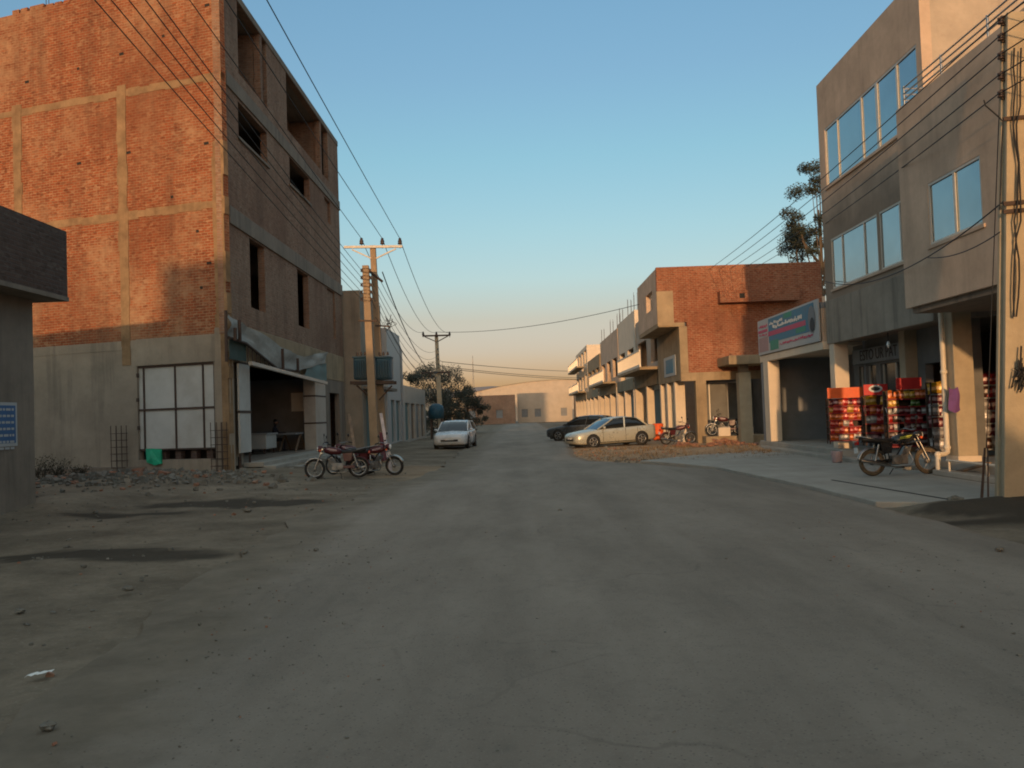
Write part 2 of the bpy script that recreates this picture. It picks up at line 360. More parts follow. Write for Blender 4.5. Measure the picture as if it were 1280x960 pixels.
# ------------------------------------------------------------------ ground, road, pavement
RL = [(-40, -3.2), (0, -2.8), (5, -3.0), (8, -3.5), (12.5, -3.7), (16.5, -4.0), (21, -3.6), (27, -2.7), (40, -2.9), (80, -3.2), (400, -3.2)]
RR = [(-40, 5.6), (10, 5.75), (18, 5.6), (24, 5.2), (27, 4.2), (30, 2.4), (34, 2.0), (40, 2.3), (60, 2.8), (400, 2.8)]
def interp(tab, y): return float(np.interp(y, [a for a, b in tab], [b for a, b in tab]))
def g(x, y):
    xl, xr = interp(RL, y), interp(RR, y)
    h = -.03
    dl = xl-x
    if dl > -.5 and y < 60:
        k = sstep(-.3, 2.5, dl)
        h += k*(.05+.05*fb(x, y, .6)+.025*fb(x, y, 2.2, 3)) + sstep(3.2, 6.5, dl)*.2*sstep(14, 24, y)
        h += .22*math.exp(-((x+11.2)/1.9)**2-((y-24.6)/1.9)**2)*(1+.5*fb(x, y, 1.8, 9))+.2*math.exp(-((x+9.8)/.9)**2-((y-18.6)/1.6)**2)
        h += .07*math.exp(-((x+6.6)/3.0)**2-((y-20.0)/.7)**2)*(1+.9*fb(x, y, 1.5, 5))
        h += .05*math.exp(-((x+4.6)/1.2)**2-((y-12.0)/.35)**2)
    dr = x-xr
    if dr > -.4 and 24 < y < 60 and x < 13:
        k = sstep(-.3, .8, dr)*sstep(25, 28.5, y)
        h += k*(.03+.17*math.exp(-((y-33.0)/3.0)**2)*(1+.6*fb(x, y, .8, 2))+.03*fb(x, y, 2.5, 7))
    if 11 < y < 16 and 5.6 < x < 9.6: h += .13*math.exp(-((y-13.7)/.55)**2)*sstep(5.7, 6.4, x)
    if 9 < y < 15 and x > 5:
        h += .11*math.exp(-((x-7.8)/1.5)**2-((y-13.2)/1.0)**2)*(1+.5*fb(x, y, 2, 4))
    return h
def axis(lo, hi, st, far):
    a = list(np.arange(lo, hi+1e-6, st)); s = st; p = hi
    while p < far: s *= 1.35; p += s; a.append(p)
    s = st; p = lo; pre = []
    while p > -far: s *= 1.35; p -= s; pre.append(p)
    return pre[::-1]+a
xs, ys = axis(-22, 14, .2, 3000), axis(2, 50, .2, 3000)
me = bpy.data.meshes.new('ground'); nx = len(xs)
me.from_pydata([(x, y, g(x, y)) for y in ys for x in xs], [], [(j*nx+i, j*nx+i+1, (j+1)*nx+i+1, (j+1)*nx+i) for j in range(len(ys)-1) for i in range(nx-1)])
me.polygons.foreach_set('use_smooth', [True]*len(me.polygons))
ca = me.color_attributes.new('tint', 'FLOAT_COLOR', 'POINT')
def blob(x, y, cx, cy, rx, ry, sharp=.35):
    d = ((x-cx)/rx)**2+((y-cy)/ry)**2+.7*fb(x, y, 1.1, 12)
    return 1-sstep(1-sharp, 1+sharp, d)
buf = []
for y in ys:
    for x in xs:
        warm = shade_wet = 0
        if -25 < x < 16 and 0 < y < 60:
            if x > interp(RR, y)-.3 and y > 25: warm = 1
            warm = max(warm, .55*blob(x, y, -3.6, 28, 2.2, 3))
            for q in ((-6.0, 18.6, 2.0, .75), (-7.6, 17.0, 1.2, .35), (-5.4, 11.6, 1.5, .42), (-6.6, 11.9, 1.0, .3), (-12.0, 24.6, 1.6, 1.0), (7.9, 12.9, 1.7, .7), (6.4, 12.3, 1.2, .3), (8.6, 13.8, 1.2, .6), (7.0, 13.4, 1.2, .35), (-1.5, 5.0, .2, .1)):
                shade_wet = max(shade_wet, blob(x, y, *q))  # dark blobs paint the left mounds' shade, plus wet soil at right
        buf += [warm, shade_wet, 0, 1]
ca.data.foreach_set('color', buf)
gm = bpy.data.materials.new('dusty_ground'); t, b = nt(gm); v = vec(t, 'pos')
at = t.nodes.new('ShaderNodeVertexColor'); at.layer_name = 'tint'; sp = t.nodes.new('ShaderNodeSeparateColor'); t.links.new(at.outputs[0], sp.inputs[0])
o = mixc(t, ramp(t, noi(t, v, .55, 7, .7), .36, .64), (.14, .112, .082), (.275, .222, .163))
warmc = mixc(t, ramp(t, noi(t, v, 1.2, 6, .7), .3, .7), (.30, .19, .11), (.46, .32, .20))
o = mixc(t, sp.outputs[0], o, warmc)
o = mixc(t, ramp(t, noi(t, v, 7, 5, .75), .5, .75, 0, .55), o, (.10, .09, .07))
o = mixc(t, ramp(t, noi(t, v, 26, 3, .7), .58, .72, 0, .5), o, (.36, .32, .25))
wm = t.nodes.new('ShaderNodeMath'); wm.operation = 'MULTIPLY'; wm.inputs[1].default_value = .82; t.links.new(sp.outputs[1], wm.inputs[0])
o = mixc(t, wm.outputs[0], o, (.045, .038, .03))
t.links.new(o, b.inputs['Base Color']); b.inputs['Roughness'].default_value = .95; b.inputs['Specular IOR Level'].default_value = .1
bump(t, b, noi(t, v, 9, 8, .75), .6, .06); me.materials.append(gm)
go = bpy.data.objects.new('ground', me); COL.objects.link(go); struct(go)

# road: worn asphalt under dust, edges dissolving into the shoulder
ryy = list(np.arange(-12, 60, .25))+list(np.arange(60, 420, 6)); nu = 40
vs, cb = [], []
for y in ryy:
    xl = interp(RL, y)+.35*fb(0, y, .35, 1)+.12*fb(0, y, 1.7, 1); xr = interp(RR, y)+.12*fb(3, y, .6, 5)
    for i in range(nu+1):
        u = i/nu; x = xl+(xr-xl)*u; vs.append((x, y, .004+.02*math.sin(PI*u)+.006*fb(x, y, .5)))
        el_ = 1-sstep(0, 1.8, x-xl); er_ = 1-sstep(0, .5, xr-x) if y > 25 else (1-sstep(0, .25, xr-x))*.6
        cb += [el_, er_, 0, 1]
me = bpy.data.meshes.new('road'); k = nu+1
me.from_pydata(vs, [], [(j*k+i, j*k+i+1, (j+1)*k+i+1, (j+1)*k+i) for j in range(len(ryy)-1) for i in range(nu)])
me.polygons.foreach_set('use_smooth', [True]*len(me.polygons)); ca = me.color_attributes.new('edge', 'FLOAT_COLOR', 'POINT'); ca.data.foreach_set('color', cb)
rm = bpy.data.materials.new('dusty_asphalt'); t, b = nt(rm); v = vec(t, 'pos')
at = t.nodes.new('ShaderNodeVertexColor'); at.layer_name = 'edge'; sp = t.nodes.new('ShaderNodeSeparateColor'); t.links.new(at.outputs[0], sp.inputs[0])
o = mixc(t, ramp(t, noi(t, vec(t, 'pos', (1, .35, 1)), .5, 7, .68), .38, .62), (.225, .188, .15), (.315, .265, .213))
o = mixc(t, ramp(t, noi(t, vec(t, 'pos', (2.0, .12, 1)), .9, 4, .6), .5, .75, 0, .35), o, (.36, .305, .25))
o = mixc(t, ramp(t, noi(t, v, 5, 6, .75), .52, .8, 0, .5), o, (.15, .135, .115))
o = mixc(t, ramp(t, noi(t, v, 60, 2, .8), .55, .7, 0, .35), o, (.38, .34, .29))
vw = N(t, 'ShaderNodeTexVoronoi', Scale=.55, feature='DISTANCE_TO_EDGE'); wv = t.nodes.new('ShaderNodeVectorMath'); wv.operation = 'MULTIPLY_ADD'; wv.inputs[1].default_value = (.9, .9, 0)
nw = N(t, 'ShaderNodeTexNoise', Scale=1.1, Detail=6.0); t.links.new(v, nw.inputs['Vector']); t.links.new(nw.outputs['Color'], wv.inputs[0]); t.links.new(v, wv.inputs[2]); t.links.new(wv.outputs[0], vw.inputs['Vector'])
ck = t.nodes.new('ShaderNodeMath'); ck.operation = 'MULTIPLY'; t.links.new(ramp(t, vw.outputs['Distance'], .003, .012, .28, 0), ck.inputs[0]); t.links.new(ramp(t, noi(t, v, .3, 3), .48, .6), ck.inputs[1])
o = mixc(t, ck.outputs[0], o, (.09, .075, .06))
sx3 = t.nodes.new('ShaderNodeSeparateXYZ'); t.links.new(v, sx3.inputs[0]); wx = t.nodes.new('ShaderNodeMath'); wx.operation = 'MULTIPLY_ADD'; wx.inputs[1].default_value = 1.2; t.links.new(noi(t, vec(t, 'pos', (.3, .1, 1)), 1.0, 3), wx.inputs[0]); t.links.new(sx3.outputs[0], wx.inputs[2])
sn = t.nodes.new('ShaderNodeMath'); sn.operation = 'SINE'; ms = t.nodes.new('ShaderNodeMath'); ms.operation = 'MULTIPLY'; ms.inputs[1].default_value = 3.6; t.links.new(wx.outputs[0], ms.inputs[0]); t.links.new(ms.outputs[0], sn.inputs[0])
o = mixc(t, ramp(t, sn.outputs[0], .3, 1, 0, .13), o, (.15, .125, .10))
vo2 = N(t, 'ShaderNodeTexVoronoi', Scale=26.0); t.links.new(v, vo2.inputs['Vector'])
o = mixc(t, ramp(t, vo2.outputs['Distance'], .12, .22, .5, 0), o, (.10, .085, .07))
o = mixc(t, ramp(t, noi(t, v, .9, 8, .8), .62, .72, 0, .55), o, (.13, .11, .09))
ad = t.nodes.new('ShaderNodeMath'); ad.operation = 'ADD'; t.links.new(sp.outputs[0], ad.inputs[0]); t.links.new(noi(t, v, 1.6, 7, .75), ad.inputs[1])
o = mixc(t, ramp(t, ad.outputs[0], .75, 1.25), o, mixc(t, ramp(t, noi(t, v, 1.2, 6, .7), .3, .7), (.155, .127, .095), (.265, .218, .163)))
ad2 = t.nodes.new('ShaderNodeMath'); ad2.operation = 'ADD'; t.links.new(sp.outputs[1], ad2.inputs[0]); t.links.new(noi(t, v, 2.2, 6, .75), ad2.inputs[1])
o = mixc(t, ramp(t, ad2.outputs[0], .85, 1.3), o, (.24, .175, .12))
t.links.new(o, b.inputs['Base Color']); b.inputs['Roughness'].default_value = .9; b.inputs['Specular IOR Level'].default_value = .15
bump(t, b, noi(t, v, 38, 8, .85), .9, .014); me.materials.append(rm)
ro = bpy.data.objects.new('road', me); COL.objects.link(ro); struct(ro)

mb = MB()
pl = [(interp(RR, y)+.02*math.sin(y*3), y) for y in np.arange(14.4, 28.01, .5)]+[(6.2, 30.5), (8.7, 32.2)]
mb.prism(pl+[(9.3, 34.2), (9.3, 14.2), (7.6, 14.0), (6.6, 13.9)], -.1, .085); struct(mb.build('pavement', 'pave', bevel=.02))
mb = MB()   # long open joint / drain slot across the slab
p, q = onG(1040, 600, .087), onG(1208, 628, .087)
mb.bar(p, q, .05, .012); struct(mb.build('pavement_joint', 'dark'))
mb = MB(); mb.prism([(5.9, 6), (9.2, 6), (9.2, 10.9), (7.4, 10.9), (6.2, 10.3)], -.1, .06); struct(mb.build('pavement_slab', 'pave', bevel=.02))

# stones and rubble on the shoulder (uncountable)
def rubble(name, n, fx, seed, mat, smin, smax, label, cat):
    rnd = random.Random(seed); mb = MB()
    for _ in range(n):
        x, y = fx(rnd); s = rnd.uniform(smin, smax)*(1 if rnd.random() < .9 else 1.8)
        R = Matrix.Rotation(rnd.uniform(0, 6), 4, 'Z') @ Matrix.Rotation(rnd.uniform(-.6, .6), 4, 'X')
        z = max(g(x, y), .015 if interp(RL, y)+.4 < x < interp(RR, y) else -9)+s*.15
        pts = [Vector((a*rnd.uniform(.6, 1.1), b_*rnd.uniform(.5, 1), c*rnd.uniform(.4, .8)))*s*.5 for c in (-1, 1) for b_ in (-1, 1) for a in (-1, 1)]
        pts = [R @ p_+Vector((x, y, z)) for p_ in pts]
        mb.add(pts, [(0, 2, 3, 1), (4, 5, 7, 6), (0, 1, 5, 4), (2, 6, 7, 3), (0, 4, 6, 2), (1, 3, 7, 5)], rnd.choice((0, 0, 0, 0, 0, 0, 1)))
    return tag(mb.build(name, [mat, 'loose_brick']), label, cat, kind='stuff')
rubble('rubble', 900, lambda r: (lambda a: (-11.0+r.gauss(0, 2.0), 24.6+r.gauss(0, 1.5)))(0), 1, 'stone', .03, .16, 'grey rubble and broken brick strewn before the boarded wall', 'rubble')
rubble('gravel', 750, lambda r: (r.uniform(-13, -3.3), r.uniform(6, 27)), 2, 'stone', .012, .045, 'small stones scattered over the dusty left shoulder', 'gravel')
rubble('gravel', 500, lambda r: (lambda y: (interp(RR, y)+abs(r.gauss(0, 2.2)), y))(r.uniform(27, 40)), 3, 'stone', .02, .09, 'loose stones on the sunlit brown dirt before the silver car', 'gravel')
rubble('gravel', 1500, lambda r: (r.uniform(-3.2, 4.5), r.uniform(3.2, 13)), 5, 'stone', .005, .016, 'fine grit lying on the worn road surface', 'gravel')
# dry grass on the right verge
rnd = random.Random(11); mb = MB()
for _ in range(5200):
    y = rnd.uniform(27.5, 39); x = interp(RR, y)+rnd.uniform(.1, 6.6)
    if x > 8.8 and y < 35: continue
    if fb(x, y, .7, 20) < -.05: continue
    h = rnd.uniform(.04, .17); a = rnd.uniform(0, 6.28); z = g(x, y)-.01; dx, dy = math.cos(a)*.012, math.sin(a)*.012; lx, ly = rnd.uniform(-.08, .08), rnd.uniform(-.08, .08)
    mb.add([(x-dx, y-dy, z), (x+dx, y+dy, z), (x+lx, y+ly, z+h)], [(0, 1, 2)])
tag(mb.build('dry_grass', 'dry'), 'dry straw coloured grass on the dirt verge before the silver car', 'grass', kind='stuff')

# ================================================================== LEFT: unfinished brick building
FX = -9.05; CY = 27.4; YB = 45.5; ZT = 16.1
sdir = Vector((-math.sin(math.radians(71.6)), math.cos(math.radians(71.6)), 0)); snrm = Vector((sdir.y, -sdir.x, 0))
if snrm.y > 0: snrm = -snrm
C0 = Vector((FX, CY, 0)); SL = 15.0; D0 = C0+sdir*SL
def SP(s, z, off=0.0): return C0+sdir*s+snrm*off+Vector((0, 0, z))
def rag(mb, s0, s1, z0, z1, o0, o1, vert=False):
    r_ = random.Random(int(s0*100+z0*10)); a, e_ = (z0, z1) if vert else (s0, s1)
    while a < e_-.05:
        b_ = min(e_, a+r_.uniform(.25, .7)); j1, j2 = r_.uniform(-.035, .03), r_.uniform(-.03, .04)
        if vert: sbox(mb, s0+j1, s1+j2, a, b_-.002, o0, o1)
        else: sbox(mb, a, b_-.002, z0+j1, z1+j2, o0, o1)
        a = b_
def sbox(mb, s0, s1, z0, z1, o0, o1, mi=0):
    mb.prism([tuple((C0+sdir*a+snrm*b)[:2]) for a, b in ((s0, o0), (s1, o0), (s1, o1), (s0, o1))], z0, z1, mi)
A = thing('brick_building', 'tall unfinished four storey orange brick building with concrete beams on the left', 'building', (FX, CY, 0))
mb = MB()
mb.wall(C0, sdir, SL, 4.5, ZT, .24, [], 0, snrm)
# putlog holes: flat dark quads painting the shade of left-out bricks
rnd = random.Random(5)
for s, z in ((.35, 14.9), (2.1, 14.2), (3.75, 13.9), (5.6, 13.7), (7.8, 13.6), (.5, 10.5), (3.55, 10.6), (5.6, 10.5), (1.9, 8.95), (.95, 7.75), (.85, 5.95), (.5, 6.7), (3.9, 7.6), (9.5, 10.6), (10.5, 14.0)):
    wd = rnd.choice((.12, .12, .2)); mb.quad(SP(s, z+.01, .004), SP(s+wd*.9, z, .004), SP(s+wd, z+.09, .004), SP(s+.02, z+.1, .004), mi=1)
zt = ZT
# ragged last course
for i in range(40):
    s = i*.37+rnd.uniform(0, .1)
    if rnd.random() < .6: sbox(mb, s, s+.3, ZT, ZT+rnd.choice((.06, .09, .15)), -.22, -.01, 0)
mb.build('side_wall', ['brick', 'dark'], A)
mb = MB(); lowops = [(.52, 3.5, .62, 3.65)]
mb.wall(C0, sdir, SL, -.1, 4.5, .26, lowops, 0, snrm); mb.build('ground_floor_plaster', 'conc_grey', A)
mb = MB()
rag(mb, -.0, SL, 12.52, 12.74, -.2, .012); mb.build('concrete_beam', 'conc_beam', A, label='upper pale concrete beam across the lit side wall')
mb = MB(); rag(mb, .0, SL, 8.46, 8.72, -.2, .014); mb.build('concrete_beam', 'conc_beam', A, label='middle pale concrete beam across the lit side wall')
mb = MB(); sbox(mb, .0, 3.5, 3.66, 4.52, -.2, .016); sbox(mb, 3.5, SL, 4.2, 4.46, -.2, .01); mb.build('concrete_beam', 'conc_grey', A, label='low grey beam above the boarded opening')
for s0, s1, z0, z1, o1 in ((3.72, 4.08, 3.7, 12.9, .022), (8.2, 8.55, 4.4, 12.9, .022), (-.02, .38, -.1, 10.6, .022), (12.6, 12.95, 4.4, 12.8, .02)):
    mb = MB(); rag(mb, s0, s1, z0, z1, -.2, o1, True); mb.build('concrete_column', 'conc_beam', A)
# street facade
mb = MB()
ops = [(2.55, 4.3, 5.62, 8.0), (9.0, 10.9, 5.65, 8.0), (14.6, 16.4, 5.7, 8.0),
       (1.65, 5.0, 11.25, 12.4), (8.2, 11.6, 11.4, 12.45), (14.6, 15.9, 11.3, 12.4),
       (1.8, 4.4, 13.4, 15.85), (4.65, 5.2, 13.4, 15.85), (8.0, 14.0, 13.5, 15.85), (14.3, 15.7, 13.4, 15.85)]
mb.wall((FX, CY), (0, 1), YB-CY, 4.5, ZT, .24, ops, 0, (1, 0)); mb.build('street_wall', 'brick_shaded', A)
for z0, z1, pr in ((8.05, 8.62, .06), (12.5, 12.98, .05), (15.86, 16.12, .03)):
    mb = MB(); mb.bb((FX-.2, CY+.42, z0), (FX+pr, YB, z1)); mb.build('floor_beam', 'conc_dark', A, bevel=.015)
# recessed back walls and slabs (dim rooms)
mb = MB()
for z in (4.4, 8.3, 12.7, 15.98):
    e_ = .25; pts = [(FX-e_, CY+e_+.05), (FX-e_, YB-e_), (D0.x+1, YB-e_), tuple((D0-snrm*.3)[:2])]
    mb.prism(pts, z-.1, z+.02)
mb.build('floor_slab', 'conc_dark', A)
mb = MB(); mb.bb((FX-1.6, CY+1.2, 12.72), (FX-1.45, YB-.3, 15.85)); mb.bb((FX-1.45, CY+4.42, 12.72), (FX-.26, CY+4.6, 15.85)); mb.bb((FX-1.45, CY+7.6, 12.72), (FX-.26, CY+7.8, 15.85)); mb.bb((FX-1.45, CY+14.1, 12.72), (FX-.26, CY+14.25, 15.85))
mb.bb((FX-3.0, CY+1.5, 4.42), (FX-2.9, YB-.3, 12.6)); mb.build('room_wall', 'brick_shaded', A)
mb = MB(); mb.bb((D0.x, YB-.24, 0), (FX-.24, YB, ZT)); mb.bb((D0.x, D0.y+.3, 0), (D0.x+.24, YB-.24, ZT)); mb.build('rear_wall', 'brick_dark', A)
# bricked-up third opening and slit lintels
mb = MB(); mb.bb((FX-.2, CY+14.65, 5.7), (FX-.09, CY+16.35, 7.98)); mb.build('brick_infill', 'brick_shaded', A); mb = MB(); mb.bb((FX-.22, CY+14.62, 11.3), (FX-.12, CY+15.88, 12.38)); mb.build('brick_infill', 'brick_shaded', A)
for z0, s0, s1 in ((11.16, 1.5, 5.15), (11.3, 8.05, 11.75)):
    mb = MB(); mb.bb((FX-.2, CY+s0, z0-.07), (FX+.07, CY+s1, z0+.02)); mb.build('window_sill', 'conc_dark', A, bevel=.01)
# ground floor of the street side
mb = MB(); mb.bb((FX-.24, CY+.42, 3.62), (FX+.02, YB, 4.9)); mb.build('shop_fascia', 'conc', A, bevel=.02)
mb = MB(); mb.bb((FX-.42, CY+.05, -.1), (FX+.04, CY+.45, 4.7)); mb.build('corner_pillar', 'conc_grey', A, bevel=.02)
mb = MB(); mb.bb((FX-.5, CY+11.55, .1), (FX+.02, CY+13.6, 3.62), 0); mb.bb((FX-.51, CY+11.54, 1.55), (FX+.03, CY+13.61, 1.62), 1); mb.bb((FX-.51, CY+11.54, 2.75), (FX+.03, CY+13.61, 2.82), 1)
mb.build('tiled_pillar', ['white_tile', 'brown_metal'], A)
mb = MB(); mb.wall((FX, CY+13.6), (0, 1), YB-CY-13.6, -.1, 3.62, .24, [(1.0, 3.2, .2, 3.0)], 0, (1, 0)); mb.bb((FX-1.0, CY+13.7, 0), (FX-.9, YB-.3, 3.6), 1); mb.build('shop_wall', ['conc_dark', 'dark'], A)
mb = MB(); mb.bb((FX-7.5, CY+1.0, 0.2), (FX-.1, CY+13.6, .42)); mb.build('shop_floor', 'conc_dark', A)
mb = MB(); mb.bb((FX-5.2, CY+2.2, .42), (FX-5.1, CY+13.5, 3.62)); mb.bb((FX-5.1, CY+13.3, .42), (FX-.5, CY+13.4, 3.62)); mb.bb((FX-5.1, CY+2.2, .42), (FX-.5, CY+2.3, 3.62)); mb.build('shop_interior_wall', 'interior_pale', A)
mb = MB(); mb.bb((FX-5.1, CY+6.0, .42), (FX-5.0, CY+8.0, 2.9), 1); mb.bb((FX-5.1, CY+9.6, .42), (FX-5.03, CY+12.4, 2.2), 0); mb.build('interior_door', ['wood', 'dark'], A)
mb = MB()
for i in range(3): mb.bb((FX-.1, CY+1.6, -.1), (FX+1.35-.38*i, CY+13.4, .14+.13*i-.02*0))
mb.build('concrete_steps', 'pave', A, bevel=.02)
mb = MB(); mb.bb((FX-.3, CY+.45, .35), (FX-.05, CY+1.5, 3.6)); mb.build('shop_return_wall', 'conc_grey', A)
# rooftop starter bars
mb = MB()
for s in (7.0, 7.12): mb.tube([SP(s, ZT-.2, -.12), SP(s, ZT+.9, -.12), SP(s+.05, ZT+1.5, -.15)], .012, 5)
mb.build('starter_bar', 'brown_metal', A)

# boarded opening in the side wall
B = thing('boarded_shutter', 'white sheet boards in a brown frame closing the opening at ground level', 'shutter', tuple(SP(2, .6)))
mb = MB(); sbox(mb, .53, 3.49, .95, 3.62, -.12, -.08); mb.build('white_panel', 'white_board', B)
mb = MB()
for s in (.55, .98, 2.05, 3.28): sbox(mb, s-.025, s+.03, .9, 3.62, -.079, -.045)
sbox(mb, .53, 3.49, 2.2, 2.26, -.079, -.04); sbox(mb, .53, 3.49, 3.58, 3.64, -.079, -.04); sbox(mb, .53, 3.49, .92, .97, -.079, -.04); mb.build('frame', 'brown_metal', B)
mb = MB()
for s, z in ((3.5, 3.3), (3.52, 2.5), (3.5, 1.6)): sbox(mb, s-.05, s+.02, z, z+.12, -.04, .01)
mb.build('hinge', 'brown_metal', B)
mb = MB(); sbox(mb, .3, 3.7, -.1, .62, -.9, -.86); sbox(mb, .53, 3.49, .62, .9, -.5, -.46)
tag(mb.build('gap_shade_board', 'dark'), 'added dark board painting the shade in the gap under the white panels', 'board')  # added board, near black to stand for shade in the open gap
rnd = random.Random(3)
for i, s in enumerate((.75, 1.35, 1.95, 2.55)):
    mb = MB(); sbox(mb, s, s+.22, .3, .88, -.35, -.14); tag(mb.build('brick_prop', 'brick_dark', bevel=.01), 'dark brick prop in the gap under the white boards', 'prop', 'brick props under the white boards')
mb = MB(); P_ = [SP(3.18, .98, .03), SP(2.95, .99, .09), SP(2.6, .95, .03), SP(2.55, .5, .07), SP(2.75, .45, .14), SP(3.1, .55, .1), SP(2.86, .7, .16)]
mb.add(P_, [(0, 1, 6, 5), (1, 2, 3, 6), (6, 3, 4), (6, 4, 5)], 0); mb.add([p+snrm*-.06 for p in P_], [(0, 1, 6, 5), (1, 2, 3, 6), (6, 3, 4), (6, 4, 5)], 0)
tag(mb.build('green_sheet', 'green_cloth'), 'crumpled bright green plastic sheet hung below the white boards', 'plastic sheet')
# rebar cages standing by the wall
for s0, lab in ((3.85, 'rusty rebar cage standing left of the boarded opening'), (.0, 'rusty rebar cage standing right of the boarded opening by the corner')):
    R_ = thing('rebar_cage', lab, 'rebar', tuple(SP(s0+.2, .2, .2)))
    mb = MB()
    for a in (0, .2, .42):
        for b_ in (.12, .34): mb.tube([SP(s0+a, .1, b_), SP(s0+a+.01, 1.75, b_)], .012, 5)
    mb.build('vertical_bar', 'brown_metal', R_); mb = MB()
    for z in np.arange(.4, 1.7, .22): mb.tube([SP(s0-.02, z, .1), SP(s0+.44, z, .1), SP(s0+.44, z, .36), SP(s0-.02, z, .36)], .009, 5, closed=True, smooth=False)
    mb.build('tie_ring', 'brown_metal', R_)
# white signboard standing beside the corner pillar
B = thing('signboard', 'tall blank white signboard with a brown middle bar beside the corner pillar', 'signboard', (FX+.1, CY+1.2, .3))
mb = MB(); mb.bb((FX+.08, CY+.62, .75), (FX+.14, CY+1.75, 2.02)); mb.bb((FX+.08, CY+.62, 2.1), (FX+.14, CY+1.75, 3.6)); mb.build('white_panel', 'white_board', B)
mb = MB(); mb.bb((FX+.06, CY+.6, 2.02), (FX+.16, CY+1.77, 2.1)); mb.bb((FX+.07, CY+.66, .2), (FX+.13, CY+.72, .75)); mb.bb((FX+.07, CY+1.65, .2), (FX+.13, CY+1.71, .75)); mb.bb((FX+.06, CY+.6, 3.6), (FX+.16, CY+1.77, 3.66)); mb.build('frame', 'brown_metal', B)
# torn banner above the shop
def cloth(name, top, bot, x, mat, label, cat, nseg=28, nv=8, amp=.1, seed=0):
    T = [onX(a, b_, x) for a, b_ in top]; Bt = [onX(a, b_, x) for a, b_ in bot]
    def samp(L, u):
        k = u*(len(L)-1); i = min(int(k), len(L)-2); return L[i].lerp(L[i+1], k-i)
    mb = MB(); vs = []
    for i in range(nseg+1):
        u = i/nseg
        for j in range(nv+1):
            q = samp(T, u).lerp(samp(Bt, u), j/nv); off = amp*(fb(q.y*.9, q.z*2.2, 1, seed)+.5*math.sin(q.y*2.1+j*.7)*.5)
            vs.append(q+Vector((off, 0, 0)))
    n = nv+1; mb.add(vs, [(i*n+j, (i+1)*n+j, (i+1)*n+j+1, i*n+j+1) for i in range(nseg) for j in range(nv)], 0, True)
    return tag(mb.build(name, mat), label, cat)
cloth('torn_banner', [(286, 393), (300, 402), (310, 409), (334, 421), (352, 434), (366, 442), (379, 446), (397, 442), (408, 440)], [(286, 420), (298, 424), (307, 429), (325, 443), (347, 460), (360, 463), (374, 463), (392, 458), (408, 453)], FX+.32, 'banner', 'torn dusty white banner sagging above the dark shop', 'banner', amp=.12)
cloth('green_tarp', [(286, 420), (296, 424), (308, 431)], [(286, 449), (297, 450), (308, 452)], FX+.26, 'green_dark', 'dark green tarp hanging under the left end of the banner', 'tarp', 10, 6, .05, 3)
cloth('teal_tarp', [(384, 459), (396, 456), (408, 454)], [(380, 470), (395, 474), (408, 476)], FX+.26, 'teal_d', 'faded teal cloth at the right end of the banner', 'tarp', 10, 6, .05, 4)
AW = thing('awning_frame', 'rusty sign frame and pale awning lip over the dark shop', 'awning', (FX+.3, CY+6, 3.5))
mb = MB(); p, q = onX(313, 454, FX+.5), onX(408, 479, FX+.5); mb.bar(p, q, .12, .12); mb.build('awning_lip', 'white_tile', AW)
mb = MB(); top = [onX(a, b_, FX+.36) for a, b_ in ((286, 422), (307, 429), (347, 461), (374, 464))]
mb.tube(top, .05, 6); mb.tube([onX(282, 388, FX+.3), onX(283, 452, FX+.3)], .05, 6)
for a, b_, c_, d_ in ((353, 436, 354, 464), (372, 448, 372.5, 464), (299, 400, 300, 426), (294, 410, 294, 426)): mb.tube([onX(a, b_, FX+.45), onX(c_, d_, FX+.45)], .06, 6)
for i in range(8):
    a = 310+i*5.2; mb.tube([onX(a, 432+i*4.1, FX+.33), onX(a, 453+i*1.4, FX+.33)], .016, 5)
mb.build('bracket', 'brown_metal', AW)
# shop contents
T_ = thing('counter', 'white cloth covered counter inside the dark shop', 'counter', (FX-1.8, CY+8.9, .42))
mb = MB(); mb.bb((FX-2.3, CY+8.1, .62), (FX-1.2, CY+9.6, 1.2)); mb.build('counter_body', 'white_board', T_, bevel=.03)
mb = MB(); mb.bb((FX-2.35, CY+8.05, 1.2), (FX-1.15, CY+9.65, 1.25)); mb.build('counter_top', 'sign_white', T_)
mb = MB()
for y in (8.2, 9.5):
    for x in (2.2, 1.3): mb.bb((FX-x-.03, CY+y-.03, .42), (FX-x+.03, CY+y+.03, .62))
mb.build('leg', 'brown_metal', T_)
T_ = thing('trestle_table', 'low trestle table right of the counter inside the dark shop', 'table', (FX-.9, CY+11.4, .42))
mb = MB(); mb.bb((FX-1.35, CY+10.2, 1.14), (FX-.55, CY+12.4, 1.2)); mb.build('table_top', 'interior_pale', T_)
for y0, y1 in ((10.4, 11.3), (12.2, 11.3)):
    mb = MB(); mb.bar((FX-.62, CY+y0, .42), (FX-.62, CY+y1, 1.14), .06); mb.bar((FX-1.3, CY+y0, .42), (FX-1.3, CY+y1, 1.14), .06); mb.build('leg', 'wood', T_)
mb = MB(); mb.bb((FX-1.5, CY+13.27, 2.15), (FX-.85, CY+13.295, 3.0)); P0 = mb.build('wall_calendar', 'paper'); tag(P0, 'pale paper calendar hung on the end wall of the dark shop', 'calendar')

